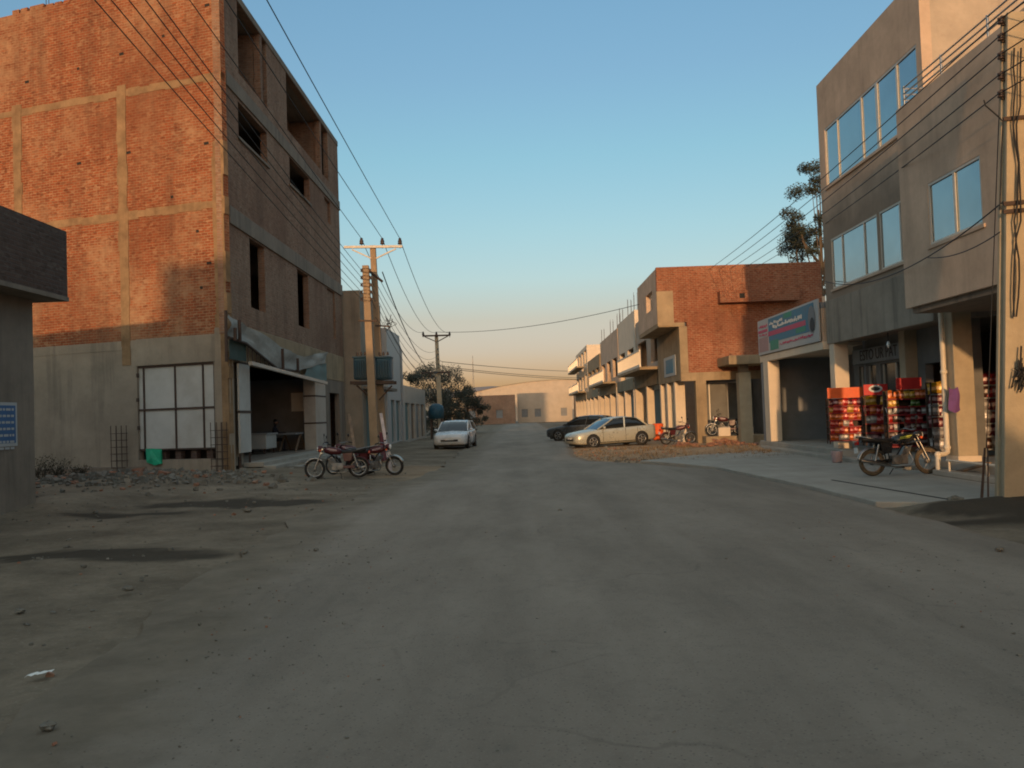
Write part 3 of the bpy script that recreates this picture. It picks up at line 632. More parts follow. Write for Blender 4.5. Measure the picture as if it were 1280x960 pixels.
# --- a seated person in the shop: one skinned body
def skinned(name, pts, edges, rads, mat, parent, root=0, lvl=2):
    base = Vector((0, 0, 0)); q = parent
    while q is not None: base += q.location; q = q.parent
    me = bpy.data.meshes.new(name); me.from_pydata([tuple(Vector(p)-base) for p in pts], edges, [])
    o = bpy.data.objects.new(name, me); COL.objects.link(o); o.parent = parent; me.materials.append(M[mat])
    sk = o.modifiers.new('skin', 'SKIN'); me.skin_vertices.new() if not me.skin_vertices else None
    for i, r in enumerate(rads): me.skin_vertices[0].data[i].radius = (r, r) if not isinstance(r, tuple) else r
    me.skin_vertices[0].data[root].use_root = True
    sk.use_smooth_shade = True; ss = o.modifiers.new('sub', 'SUBSURF'); ss.levels = ss.render_levels = lvl
    return o
PX, PY, PZ = FX-1.75, CY+11.2, .42     # sits behind the table, facing the street
PR = thing('person', 'person in dark clothes sitting at the table inside the dark shop', 'person', (PX, PY, PZ))
def W(x, y, z): return (PX+x, PY+y, PZ+z)
pts = [W(0, 0, .52), W(.02, 0, .72), W(.04, 0, .95), W(.05, 0, 1.06), W(.07, 0, 1.13), W(.08, 0, 1.2), W(.08, 0, 1.29)]
rad = [(.15, .12), (.15, .11), (.17, .11), (.07, .07), (.052, .055), (.085, .09), (.075, .085)]
ed = [(i, i+1) for i in range(6)]
for s in (-1, 1):
    k = len(pts); pts += [W(.03, .19*s, 1.0), W(.13, .25*s, .78), W(.36, .16*s, .80), W(.43, .14*s, .80)]; rad += [.06, .046, .034, (.036, .02)]; ed += [(2, k), (k, k+1), (k+1, k+2), (k+2, k+3)]
    for j in range(5):
        q = len(pts); a = (-.035+.0175*j)
        ln = (.055, .075, .082, .077, .06)[j]
        pts += [W(.43+ln*.55, .14*s+a, .80), W(.43+ln, .14*s+a*1.15, .785)]; rad += [.009, .008]; ed += [(k+3, q), (q, q+1)]
    k = len(pts); pts += [W(.05, .1*s, .5), W(.42, .13*s, .5), W(.40, .13*s, .1), W(.43, .13*s, .045), W(.55, .14*s, .035)]; rad += [.1, .065, .045, .042, .032]; ed += [(0, k), (k, k+1), (k+1, k+2), (k+2, k+3), (k+3, k+4)]
skinned('body', pts, ed, rad, 'shirt', PR)
mb = MB(); mb.ball(W(.09, 0, 1.26), (.098, .078, .12), 14, 10); mb.ball(W(.19, 0, 1.25), (.02, .014, .026)); 
for s in (-1, 1): mb.ball(W(.07, .08*s, 1.25), (.022, .012, .035), 8, 6); mb.ball(W(.172, .03*s, 1.275), (.012, .014, .01), 8, 6, 1)
mb.bb(W(.165, -.028, 1.195), W(.183, .028, 1.203), 1); mb.build('face', ['skin', 'hair'], PR)
mb = MB(); mb.ball(W(.075, 0, 1.32), (.1, .086, .08), 14, 8); mb.build('hair', 'hair', PR)
CH = thing('stool', 'wooden stool under the seated person in the dark shop', 'stool', (PX, PY, PZ))
mb = MB(); mb.box(W(0, 0, .40), (.36, .36, .04)); mb.build('seat', 'wood', CH)
for a in (-1, 1):
    for b_ in (-1, 1): mb = MB(); mb.bar(W(a*.15, b_*.15, 0), W(a*.13, b_*.13, .38), .035); mb.build('leg', 'wood', CH)

# ================================================================== LEFT: dark near building with overhanging brick parapet
LX = -9.93; LY = 18.0
B = thing('dark_plaster_building', 'dark grey plaster building with an overhanging dark brick parapet at the left edge', 'building', (LX, LY, 0))
mb = MB(); mb.bb((-22, 7, -.2), (LX, LY, 4.36)); mb.build('wall', 'conc_dark', B)
mb = MB(); mb.bb((-22.3, 6.6, 4.36), (LX+.57, LY+.37, 4.45)); mb.build('overhang_slab', 'conc_dark', B)
mb = MB(); mb.bb((-22.3, 6.6, 4.45), (LX+.55, LY+.35, 5.83)); mb.build('parapet', 'brick_dark', B)
B = thing('notice_poster', 'blue and white printed notice poster on the dark plaster wall at far left', 'poster', (LX, LY-2.2, 1.4))
a = onX(-30, 503, LX+.012); b_ = onX(22, 558, LX+.012); y0, y1 = a.y, b_.y; zc = (onX(10, 503, LX).z, onX(10, 558, LX).z)
mb = MB(); mb.bb((LX, y0, zc[1]), (LX+.012, y1, zc[0])); mb.build('sheet', 'sign_white', B)
mb = MB(); mb.bb((LX+.013, y0, zc[1]+.06), (LX+.016, y1-.06, zc[0]-.06)); mb.build('blue_print', 'blue_poster', B)
mb = MB(); rnd = random.Random(8)
for r_ in range(7):
    y = y1-.12; z = zc[0]-.16-r_*.125
    while y > y0+.1:
        l_ = rnd.uniform(.05, .16); mb.bb((LX+.017, y-l_, z), (LX+.019, y, z+.045)); y -= l_+.035
mb.build('lettering', 'sign_white', B)
# dry weeds in front of the wall
def weed(x, y, h, n, seed, label):
    rnd = random.Random(seed); z = g(x, y)-.03; mb = MB()
    for _ in range(n):
        a = rnd.uniform(0, 6.28); l_ = h*rnd.uniform(.5, 1.1); tip = Vector((math.cos(a)*l_*.55, math.sin(a)*l_*.55, l_)); p0 = Vector((x+rnd.gauss(0, .12), y+rnd.gauss(0, .12), z))
        mid = p0+tip*.5+Vector((0, 0, l_*.08)); mb.tube([p0, mid, p0+tip], [.006, .005, .002], 4)
        for k_ in range(9):
            q = p0.lerp(p0+tip, rnd.uniform(.25, 1))+Vector((rnd.gauss(0, .05), rnd.gauss(0, .05), rnd.gauss(0, .03))); s = rnd.uniform(.02, .05); aa = rnd.uniform(0, 6.28)
            mb.add([q, q+Vector((math.cos(aa)*s, math.sin(aa)*s, s*.4)), q+Vector((-math.sin(aa)*s*.5, math.cos(aa)*s*.5, s))], [(0, 1, 2)])
    return tag(mb.build('weed', 'weed'), label, 'weed')
for i, (px, py, h, lab) in enumerate(((50, 600, .75, 'dark dry weed clump against the dark plaster building edge'), (72, 600, .6, 'dry weed clump on the rubble between building and boarded wall'), (98, 598, .42, 'small dry weed clump at the foot of the plaster wall'), (20, 628, .35, 'low dry weed below the blue notice poster'))):
    p = onG(px, py, .2); weed(p.x, p.y, h, 34, i, lab)

# ================================================================== LEFT: buildings further along
B = thing('plain_concrete_building', 'plain grey concrete building just beyond the brick building with shuttered shops', 'building', (-8.2, 46, 0))
mb = MB(); mb.wall((-20, 45.9), (1, 0), 11.8, -.1, 8.4, .24, [], 0, (0, -1)); mb.wall((-8.2, 46.14), (0, 1), 6.6, -.1, 8.4, .24, [(.8, 2.9, .2, 3.1), (3.6, 6.0, .2, 3.1)], 0, (1, 0)); mb.prism([(-20, 46), (-8.3, 46.1), (-8.3, 52.6), (-20, 52.6)], 8.1, 8.25); mb.bb((-20, 52.5, 0), (-8.45, 52.7, 8.4)); mb.build('wall', 'conc_grey', B)
mb = MB(); mb.bb((-8.4, 46.9, .2), (-8.34, 49.1, 3.1)); mb.build('shutter', 'teal_d', B, label='teal roller shutter'); mb = MB(); mb.bb((-8.4, 49.7, .2), (-8.34, 52.2, 3.1)); mb.build('shutter', 'shutter', B, label='grey roller shutter')
mb = MB(); mb.bb((-8.19, 46.2, 3.25), (-7.3, 52.6, 3.4)); mb.build('canopy_slab', 'conc_dark', B)
mb = MB(); mb.bb((-7.7, 49.2, -.1), (-7.4, 49.5, 3.25)); mb.build('pillar', 'sign_white', B); mb = MB(); mb.bb((-7.7, 46.5, -.1), (-7.4, 46.8, 3.25)); mb.build('pillar', 'sign_white', B)
B = thing('white_building', 'narrow white building with a rounded parapet behind the transformer poles', 'building', (-8.0, 53, 0))
mb = MB(); mb.wall((-18, 52.9), (1, 0), 10.1, -.1, 7.1, .24, [], 0, (0, -1)); mb.wall((-7.9, 53.14), (0, 1), 5.5, -.1, 7.1, .24, [(.8, 2.4, .2, 2.8), (3.0, 5.0, .2, 2.8), (1.0, 2.2, 4.1, 5.4)], 0, (1, 0)); mb.bb((-18, 58.4, 0), (-7.9, 58.64, 6.9)); mb.prism([(-18, 53), (-8.1, 53), (-8.1, 58.5), (-18, 58.5)], 6.7, 6.85); mb.build('wall', 'sign_white', B)
mb = MB(); mb.bb((-8.1, 53.9, .2), (-8.05, 55.6, 2.8)); mb.bb((-8.1, 56.1, .2), (-8.05, 58.1, 2.8)); mb.build('shutter', 'teal_d', B)
mb = MB(); mb.bb((-8.1, 54.0, 4.1), (-8.05, 55.5, 5.4)); mb.build('window', 'glass_d', B)
B = thing('curved_parapet_building', 'low pale building with a tall curved gable wall beyond the white building', 'building', (-8.0, 60, 0))
prof = [(-12, 0), (-7.9, 0), (-7.9, 6.2), (-8.05, 6.7), (-8.4, 6.95), (-9.0, 7.05), (-12, 7.05)]
mb = MB(); n_ = len(prof); vs = [(x, 59.5, z) for x, z in prof]+[(x, 59.8, z) for x, z in prof]; mb.add(vs, [tuple(range(n_)), tuple(range(n_, 2*n_))[::-1]]+[(i, (i+1) % n_, (i+1) % n_+n_, i+n_) for i in range(n_)]); mb.build('gable_wall', 'sign_white', B)
mb = MB(); mb.wall((-7.95, 59.8), (0, 1), 14, -.1, 3.9, .24, [(1+3.2*i, 3.4+3.2*i, .1, 2.7) for i in range(4)], 0, (1, 0)); mb.bb((-14, 73.8, 0), (-8.0, 74, 3.9)); mb.prism([(-14, 59.9), (-8.1, 59.9), (-8.1, 73.8), (-14, 73.8)], 3.6, 3.75); mb.build('wall', 'white_tile', B)
for i in range(4): mb = MB(); mb.bb((-8.15, 60.8+3.2*i, .1), (-8.1, 63.2+3.2*i, 2.7)); mb.build('shutter', ['teal_d', 'wood', 'shutter', 'wood'][i], B)

# ================================================================== RIGHT: three storey rendered building with shops
RX = 9.2; R0, R1 = 19.6, 26.4
def window(par, x, y0, y1, z0, z1, mull, facing=-1, name='window', glass='glass', recess=.04):
    """window in a wall at plane x seen from the street: frame bars and one glass sheet"""
    mb = MB(); xg = x+recess*-facing
    mb.bb((xg, y0, z0), (xg+.02, y1, z1)); wn = mb.build(name, glass, par)
    fr = MB(); xa, xb = xg-.03, xg-.003; w_ = .05
    fr.bb((xa, y0, z0), (xb, y1, z0+w_)); fr.bb((xa, y0, z1-w_), (xb, y1, z1))
    for y, ww in [(y0+w_/2, w_), (y1-w_/2, w_)]+mull: fr.bb((xa+.002, y-ww/2, z0+.002), (xb-.002, y+ww/2, z1-.002))
    fr.build('frame', 'alu', wn); return wn
B = thing('rendered_building', 'three storey tan plaster building with wide blue glazed windows on the right', 'building', (RX, R0, 0))
mb = MB(); ops = [(.25, 6.3, 8.0, 9.72), (.5, 2.72, 4.98, 6.45), (2.86, 6.2, 4.98, 6.45)]
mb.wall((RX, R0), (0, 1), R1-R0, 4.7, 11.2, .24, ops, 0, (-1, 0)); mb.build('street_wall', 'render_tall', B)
mb = MB(); mb.bb((RX-.03, R0+.01, 3.42), (RX+.2, R1, 4.7)); mb.build('shop_fascia', 'render_stain', B, bevel=.015)
mb = MB(); mb.wall((RX+.24, R0), (1, 0), 11.0, 7.6, 11.2, .24, [], 0, (0, -1)); mb.build('side_wall', 'tan_side', B)
mb = MB(); mb.bb((RX+.24, R1-.24, 3.5), (20.4, R1, 11.2)); mb.bb((20.2, R0+.24, 0), (20.44, R1-.24, 11.2)); mb.build('rear_wall', 'render_tan', B)
mb = MB()
for z in (3.5, 7.2, 10.9): mb.bb((RX+.24, R0+.24, z-.0), (20.2, R1-.24, z+.15))
mb.bb((RX+3, R0+.3, 3.7), (RX+3.1, R1-.3, 10.9)); mb.build('floor_slab', 'conc_dark', B)
mb = MB(); mb.bb((13.2, R0+2, 11.2), (19.5, R1-.5, 13.6)); mb.build('stair_tower', 'render_tan', B)
window(B, RX, R0+.25, R0+6.3, 8.0, 9.72, [(R0+1.35, .09), (R0+2.55, .14), (R0+3.55, .09), (R0+5.3, .05)])
window(B, RX, R0+.5, R0+2.72, 4.98, 6.45, [(R0+1.55, .05)])
window(B, RX, R0+2.86, R0+6.2, 4.98, 6.45, [(R0+3.75, .05), (R0+5.35, .05)])
mb = MB(); mb.bb((RX-.05, R0+.2, 7.93), (RX+.2, R0+6.35, 7.995)); mb.bb((RX-.05, R0+.45, 4.91), (RX+.2, R0+6.25, 4.975)); mb.build('window_sill', 'render_tan', B)
# porch: plinth, columns, soffit, shop front
mb = MB(); mb.bb((RX-.12, 13.5, -.1), (20, R1+7.6, .35)); mb.build('plinth', 'pave', B, bevel=.02)
mb = MB(); mb.bb((RX-.5, 20.5, -.1), (RX-.121, 33.2, .19)); mb.build('step', 'pave', B, bevel=.02)
for (x0, y0, y1, z1, c) in ((RX, 18.85, 19.28, 3.62, 'cream'), (RX, 25.95, 26.35, 3.5, 'cream')):
    mb = MB(); mb.bb((x0, y0, .35), (x0+.42, y1, z1)); mb.build('porch_column', c if y0 > 20 else 'pole', B, bevel=.02)
mb = MB(); mb.bb((RX-.03, 18.8, .35), (RX+.46, 19.34, .47)); mb.build('column_base', 'cream', B)
SX = 10.3
mb = MB(); mb.wall((SX, 20.2), (0, 1), 7.2, .35, 3.5, .2, [(.5, 2.4, .36, 2.6), (3.4, 5.2, .36, 2.75), (5.5, 6.8, .36, 2.75)], 0, (-1, 0)); mb.bb((SX+2.6, 15, .35), (SX+2.7, 27.3, 3.5), 0); mb.build('shop_front', 'interior', B)
mb = MB(); mb.bb((SX-.32, 23.0, .35), (SX-.002, 23.35, 3.5)); mb.build('tiled_column', 'pole', B)
mb = MB(); mb.bb((SX+.1, 23.62, .36), (SX+.12, 25.38, 2.74)); mb.bb((SX+.1, 25.72, .36), (SX+.12, 26.98, 2.74)); g0 = mb.build('shop_glass', 'glass_d', B)
mb = MB()
for y in (23.62, 24.5, 25.34, 25.74, 26.35, 26.94): mb.bb((SX+.06, y-.03, .36), (SX+.098, y+.03, 2.74))
mb.build('frame', 'alu', g0)
mb = MB(); mb.bb((SX-.1, 23.4, 2.82), (SX-.03, 27.2, 3.25)); sg = mb.build('shop_sign', 'shutter', B)
text_mesh(sg, 'ESTO UR PAT', (SX-.104, 25.3, 3.04), (0, -1, 0), (0, 0, 1), .44, 'ink')
mb = MB(); mb.tube([(SX-.9, 22.6, 3.5), (SX-.9, 22.6, 3.22)], .012, 5, 0); mb.ball((SX-.9, 22.6, 3.12), (.05, .05, .09), 8, 6, 1); mb.build('ceiling_lamp', ['wire', 'lamp_glass'], B)
# front block
B = thing('front_block', 'two storey tan plaster block projecting over its shop beside the utility pole', 'building', (8.2, 18.75, 0)); FXR = 8.2; F1 = 18.75; F0 = 5.0
mb = MB(); mb.wall((FXR, F0), (0, 1), F1-F0, 3.62, 7.85, .22, [(10.5, 12.5, 4.73, 5.95), (4.0, 6.4, 4.73, 5.95)], 0, (-1, 0)); mb.bb((FXR+.22, F1-.22, 3.62), (20.4, F1, 7.85)); mb.bb((FXR+.22, F0, 3.62), (20.4, F0+.22, 7.85)); mb.bb((9.9, F0, 0), (20.4, F0+.22, 3.49)); mb.bb((20.2, F0+.22, 0), (20.42, F1-.22, 7.85)); mb.build('wall', 'render_tan', B)
mb = MB(); mb.bb((FXR+.1, F0+.2, 3.5), (20.2, F1-.1, 3.62)); mb.bb((FXR+.22, F0+.2, 7.3), (20.2, F1-.22, 7.4)); mb.bb((FXR+2.5, F0+.3, 3.7), (FXR+2.6, F1-.3, 7.3)); mb.build('floor_slab', 'conc_dark', B)
for y0 in (15.5, 9.0):
    window(B, FXR, y0, y0+2.0 if y0 > 10 else y0+2.4, 4.73, 5.95, [(y0+.98, .08)], recess=.04)
mb = MB(); mb.bb((FXR-.03, 15.42, 4.66), (FXR+.1, 17.58, 4.727)); mb.build('window_sill', 'render_tan', B)
RL_ = thing('roof_railing', 'thin steel tube railing along the roof edge of the front block', 'railing', (FXR+.1, 14, 7.85))
mb = MB()
for z in (8.02, 8.14, 8.27): mb.tube([(FXR+.1, 6, z), (FXR+.1, 18.6, z), (FXR+2.5, 18.6, z)], .018, 6, smooth=False)
mb.build('rail', 'chrome', RL_)
for y in (18.55, 16.9, 15.2, 13.5): mb = MB(); mb.tube([(FXR+.1, y, 7.85), (FXR+.1, y, 8.3)], .022, 6); mb.build('post', 'chrome', RL_)
mb = MB(); mb.bb((9.6, 8.8, .06), (14, 9, 3.5)); mb.bb((13.6, 9, .06), (13.8, F1, 3.5)); mb.build('shop_back_wall', 'interior', B)
# pvc downpipe
pt, pb = Vector((9.11, 19.12, 3.62)), Vector((9.10, 19.12, .62))
mb = MB(); mb.tube([pt, pb, pb+Vector((-.01, -.02, -.07)), pb+Vector((-.08, -.06, -.1)), pb+Vector((-.26, -.15, -.11)), pb+Vector((-.29, -.17, -.15)), Vector((pb.x-.30, pb.y-.18, .08))], .055, 10)
for p in (pb+Vector((0, 0, .03)), pb+Vector((-.28, -.16, -.11)), pt.lerp(pb, .45)): mb.ball(p, .075, 10, 8)
tag(mb.build('drain_pipe', 'pvc'), 'cream plastic downpipe with a kinked foot beside the big square column', 'pipe')
mb = MB(); vs = []
for i in range(7):
    for j in range(9):
        u, v_ = i/6, j/8; vs.append((9.03+.26*u*(.7+.3*v_)+.02*math.sin(v_*5), 18.79+.03*math.sin(v_*3+u*5), 1.95-.5*v_-.06*math.sin(u*3)))
mb.add(vs, [(i*9+j, (i+1)*9+j, (i+1)*9+j+1, i*9+j+1) for i in range(6) for j in range(8)], 0, True)
tag(mb.build('purple_bag', 'purple'), 'purple cloth bag hung on the downpipe', 'bag')

# single storey shop with the printed signboard
B = thing('low_shop', 'single storey shop with cream columns under the blue printed signboard', 'shop', (9.1, 30, .35))
mb = MB(); mb.bb((9.12, 26.62, 4.55), (19, 33.55, 4.72)); mb.bb((9.12, 33.3, .35), (19, 33.56, 4.55)); mb.bb((SX, 26.45, .35), (19, 26.62, 4.6)); mb.build('wall', 'interior_pale', B)
mb = MB(); mb.bb((9.1, 26.6, 3.3), (9.36, 33.58, 3.53)); mb.bb((9.36, 26.63, 3.4), (19, 33.3, 3.5)); mb.build('lintel', 'cream', B)
mb = MB(); mb.bb((9.1, 32.55, .35), (9.52, 33.2, 3.3)); mb.build('porch_column', 'cream', B, bevel=.015)
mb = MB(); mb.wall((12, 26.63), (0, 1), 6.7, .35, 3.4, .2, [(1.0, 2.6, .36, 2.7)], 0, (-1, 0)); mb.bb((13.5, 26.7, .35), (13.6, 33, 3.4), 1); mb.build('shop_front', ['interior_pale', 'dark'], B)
mb = MB(); mb.bb((9.13, 26.65, 3.53), (9.3, 33.5, 4.55)); mb.build('parapet', 'render_tan', B)
S = thing('shop_signboard', 'blue white and pink printed signboard above the low shop', 'signboard', (9.06, 30, 3.55))
mb = MB(); mb.bb((9.05, 26.7, 3.56), (9.09, 33.5, 4.84)); mb.build('backing', 'sign_white', S)
def sq(name, y0, y1, z0, z1, m, k=1):  # panel on the sign, y measured from the far end
    mb = MB(); mb.bb((9.05-.003*k-.004, 33.5-y1, 3.56+z0), (9.05-.003*k, 33.5-y0, 3.56+z1)); return mb.build(name, m, S)
sq('blue_field', 1.45, 6.4, .36, 1.22, 'sign_blue'); sq('rose_panel', .12, 1.35, .1, .62, 'sign_rose'); sq('green_panel', 1.6, 2.6, .08, .42, 'sign_green', 2)
sq('green_panel', 3.3, 4.2, 1.04, 1.21, 'sign_green', 2); sq('pink_stripe', 1.4, 5.6, .60, .76, 'sign_pink', 3); sq('pink_stripe', .1, 1.3, .80, .90, 'sign_pink', 3); sq('green_panel', 4.6, 5.6, .42, .58, 'sign_green', 2)
mb = MB()
def strokes(y0, y1, z, h, seed, k=4):
    r_ = random.Random(seed); y = y0
    while y < y1:
        l_ = r_.uniform(.05, .17); zz = z+r_.uniform(-.2, .2)*h; mb.bb((9.05-.003*k-.004, 33.5-y-l_, 3.56+zz), (9.05-.003*k, 33.5-y, 3.56+zz+h*r_.uniform(.3, 1))); y += l_+r_.uniform(.02, .07)
strokes(2.0, 5.2, .84, .14, 1); strokes(1.6, 3.2, 1.0, .1, 4); mb.build('lettering', 'ink_w', S)
mb = MB(); strokes(.2, 1.2, .98, .12, 2); strokes(2.8, 6.3, .2, .08, 3); strokes(.25, 1.2, .68, .08, 5); mb.build('lettering', 'sign_pink', S)
mb = MB(); vs = [(9.033, 33.5-6.2+.33*math.cos(a), 3.56+.72+.42*math.sin(a)) for a in np.linspace(0, 2*PI, 20, endpoint=False)]; mb.add(vs, [tuple(range(20))]); mb.build('oval_picture', 'interior_pale', S)
mb = MB(); vs = [(9.031, 33.5-6.25+.22*math.cos(a), 3.56+.55+.22*math.sin(a)) for a in np.linspace(0, 2*PI, 20, endpoint=False)]; mb.add(vs, [tuple(range(20))]); mb.build('oval_picture', 'ink', S)
mb = MB(); mb.bb((10.6, 28.3, .35), (11.3, 29.6, .95)); tag(mb.build('white_chest', 'cream', bevel=.04), 'low pale chest standing in the low shop porch', 'chest')

# ---------------------------------------------------------------- snack racks
PK = {'red': (.42, .018, .015), 'orange': (.55, .12, .015), 'yellow': (.48, .26, .02), 'maroon': (.12, .012, .018), 'silver': (.30, .27, .26), 'green': (.08, .18, .03), 'brown': (.07, .03, .02)}
for k_, c in PK.items():
    m = bpy.data.materials.new(k_+'_packet'); t, b = nt(m); v = vec(t, 'obj')
    sxx = t.nodes.new('ShaderNodeSeparateXYZ'); t.links.new(v, sxx.inputs[0])
    f = ramp(t, sxx.outputs[2], .075, .085); f2 = ramp(t, sxx.outputs[2], .135, .145, 1, 0)
    mm = t.nodes.new('ShaderNodeMath'); mm.operation = 'MULTIPLY'; t.links.new(f, mm.inputs[0]); t.links.new(f2, mm.inputs[1])
    o = mixc(t, mm.outputs[0], c, tuple(min(1, x*1.2+.22) for x in c)); o = mixc(t, ramp(t, noi(t, v, 16, 3), .5, .7, 0, .4), o, tuple(x*.4 for x in c))
    t.links.new(o, b.inputs['Base Color']); b.inputs['Roughness'].default_value = .28; b.inputs['Metallic'].default_value = .15; bump(t, b, noi(t, v, 22, 3), .5, .02); M['pk_'+k_] = m
def packet_mesh(mat):
    mb = MB(); vs = []; nx_, nz = 6, 8
    for s in (-1, 1):
        for i in range(nx_+1):
            for j in range(nz+1):
                u, w_ = i/nx_*2-1, j/nz*2-1; e_ = (1-abs(w_)**3)*(1-u*u)**.6; wd = .085*(1-.08*(1-w_*w_)*1)
                vs.append((u*wd, s*.035*e_+.004*math.sin(9*u+3*w_), .11+w_*.11))
    n1 = (nx_+1)*(nz+1); q = nz+1
    for s in (0, 1):
        for i in range(nx_):
            for j in range(nz): mb.f.append([s*n1+i*q+j, s*n1+(i+1)*q+j, s*n1+(i+1)*q+j+1, s*n1+i*q+j+1]); mb.mi.append(0); mb.sm.append(True)
    mb.v = vs; return mb
PROTO = {}
def packet(col_, loc, rz, label, group, sc_=1.0):
    if col_ not in PROTO:
        mb = packet_mesh(col_); o = mb.build('snack_packet', M['pk_'+col_]); PROTO[col_] = o; o['fresh'] = 1
        o.data.transform(Matrix.Translation((0, 0, 0)))
    o = PROTO[col_]
    if 'fresh' in o: del o['fresh']
    else: o = o.copy(); COL.objects.link(o)
    o.location = loc; o.rotation_euler = (random.uniform(-.25, .2), random.uniform(-.2, .2), rz+random.uniform(-.4, .4)); q_ = sc_*random.uniform(.82, 1.16); o.scale = (q_*random.uniform(.9, 1.25), q_, q_)
    tag(o, label, 'packet', group); return o
def rack(name, label, x, y, rz, w_, z0, z1, rows, colours, header, grp, plab, dep=.34, feet=True):
    T = thing(name, label, 'rack', (x, y, z0)); T.rotation_euler = (0, 0, rz)
    c, s = math.cos(rz), math.sin(rz)
    def L(a, b_, h): return (x+a*c-b_*s, y+a*s+b_*c, z0+h)
    H = z1-z0
    def part(nm, boxes, m):
        mb = MB()
        for a, b_ in boxes: mb.bb([a[i]+(x, y, z0)[i] for i in range(3)], [b_[i]+(x, y, z0)[i] for i in range(3)])
        return mb.build(nm, m, T)
    hw = w_/2
    for ua, ub in ((-hw, 0), (hw-.03, 0), (-hw, dep-.03), (hw-.03, dep-.03)): part('upright', [((ua, ub, 0), (ua+.03, ub+.03, H))], 'brown_metal')
    part('back_panel', [((-hw+.03, dep-.02, .1), (hw-.03, dep-.01, H))], 'brown_metal')
    st = (H-.12)/rows
    for r_ in range(rows):
        h = .1+st*r_; part('shelf', [((-hw+.002, .002, h-.02), (hw-.002, dep-.032, h))], 'brown_metal'); part('shelf_lip', [((-hw+.004, -.012, h-.03), (hw-.004, .0, h+.005))], 'red_lip' if header else 'steel')
        n_ = max(2, int(w_/.135)); sc_ = min(1.3, st/.215)
        for j in range(n_):
            if random.random() < .07: continue
            cc = random.choice(colours[r_ % len(colours)]); a = -hw+.1+(w_-.2)*j/(n_-1)
            packet(cc, L(a, .05+random.uniform(0, .05), h+.001), rz, plab % cc, grp, sc_*random.uniform(.95, 1.03))
            if random.random() < .5: packet(random.choice(colours[r_ % len(colours)]), L(a+.03, .17, h+.001), rz, plab % cc, grp, sc_*.98)['label'] = plab % 'bright'
    if header:
        p_ = part('header_board', [((-hw+(.25 if w_ > 1 else 0), .01, H+.01), (hw-(.3 if w_ > 1 else 0), .03, H+.3))], header)
        if 'emblem' not in label: return T
        mb = MB(); pts = [Vector((x+.0+.15*math.cos(a)*1.2, y+.008, z0+H+.18+.1*math.sin(a))) for a in np.linspace(0, 2*PI, 18, endpoint=False)]
        mb.add(pts, [tuple(range(18))]); mb.build('round_emblem', 'ink_w', p_)
        mb = MB(); pts = [Vector((x+.1*math.cos(a)*1.2, y+.005, z0+H+.18+.055*math.sin(a))) for a in np.linspace(0, 2*PI, 18, endpoint=False)]
        mb.add(pts, [tuple(range(18))]); mb.build('round_emblem', 'ink', p_)
    return T
rack('snack_rack', 'bright sunlit red snack rack with an orange header in front of the cream column', 8.98, 24.6, -.12, .95, .55, 1.8, 6, [('orange', 'silver'), ('orange', 'red'), ('red', 'silver', 'orange'), ('red', 'orange'), ('red', 'orange', 'yellow'), ('maroon', 'red', 'orange')], 'orange_board', 'packets on the sunlit snack rack', '%s snack packet on the sunlit rack with orange header')
rack('snack_rack', 'snack rack with a round emblem on its dark red header beside the sunlit rack', 9.62, 24.1, -.12, .62, .5, 1.85, 5, [('maroon', 'silver'), ('brown', 'orange'), ('silver', 'red'), ('orange', 'red'), ('orange', 'yellow')], 'red_board', 'packets on the rack with the round emblem', '%s snack packet on the rack with round emblem')
rack('snack_rack', 'shaded snack rack with yellow and maroon packets behind the black motorcycle', 9.72, 22.2, -.1, 1.15, .45, 1.95, 7, [('brown', 'maroon'), ('maroon', 'brown'), ('maroon', 'silver'), ('brown', 'red', 'maroon'), ('maroon', 'silver'), ('yellow', 'orange', 'green'), ('yellow', 'orange')], 'red_board', 'packets on the shaded rack behind the motorcycle', '%s snack packet on the shaded rack behind the motorcycle')
rack('goods_shelf', 'narrow shelf of silver and maroon goods left of the downpipe', 9.95, 21.0, -.1, .55, .4, 2.1, 6, [('silver', 'maroon'), ('silver', 'brown'), ('maroon', 'brown'), ('silver', 'maroon'), ('maroon', 'red'), ('yellow', 'maroon')], None, 'packets on the narrow shelf beside the downpipe', '%s packet on the narrow shelf left of the downpipe')
rack('goods_shelf', 'wide goods shelf inside the shop between big column and utility pole', 11.35, 20.6, -.1, 1.3, .4, 2.3, 6, [('brown', 'silver'), ('maroon', 'brown', 'silver'), ('silver', 'brown', 'maroon'), ('silver', 'orange', 'maroon'), ('red', 'maroon', 'brown'), ('red', 'maroon')], None, 'packets on the wide shelf right of the big column', '%s packet on the wide shelf right of the big column')
mb = MB(); mb.lathe([(.10, 0), (.13, .02), (.15, .28), (.155, .3), (.14, .3), (.12, .04)], (8.42, 23.9, .087)); tag(mb.build('bucket', 'pinkish'), 'small pale pink bucket standing below the sunlit snack rack', 'bucket')
mb = MB(); a, b_ = onG(1190, 594, .09), onG(1236, 574, .5); mb.bar(a+Vector((0, 0, .04)), (b_.x, b_.y, .42), .1, .05); tag(mb.build('plank', 'wood', bevel=.008), 'short pale wooden plank leaning against the shop step', 'plank')
mb = MB(); mb.bb((8.7, 16.0, .085), (9.06, 19.0, .2)); struct(mb.build('step', 'pave', bevel=.02))

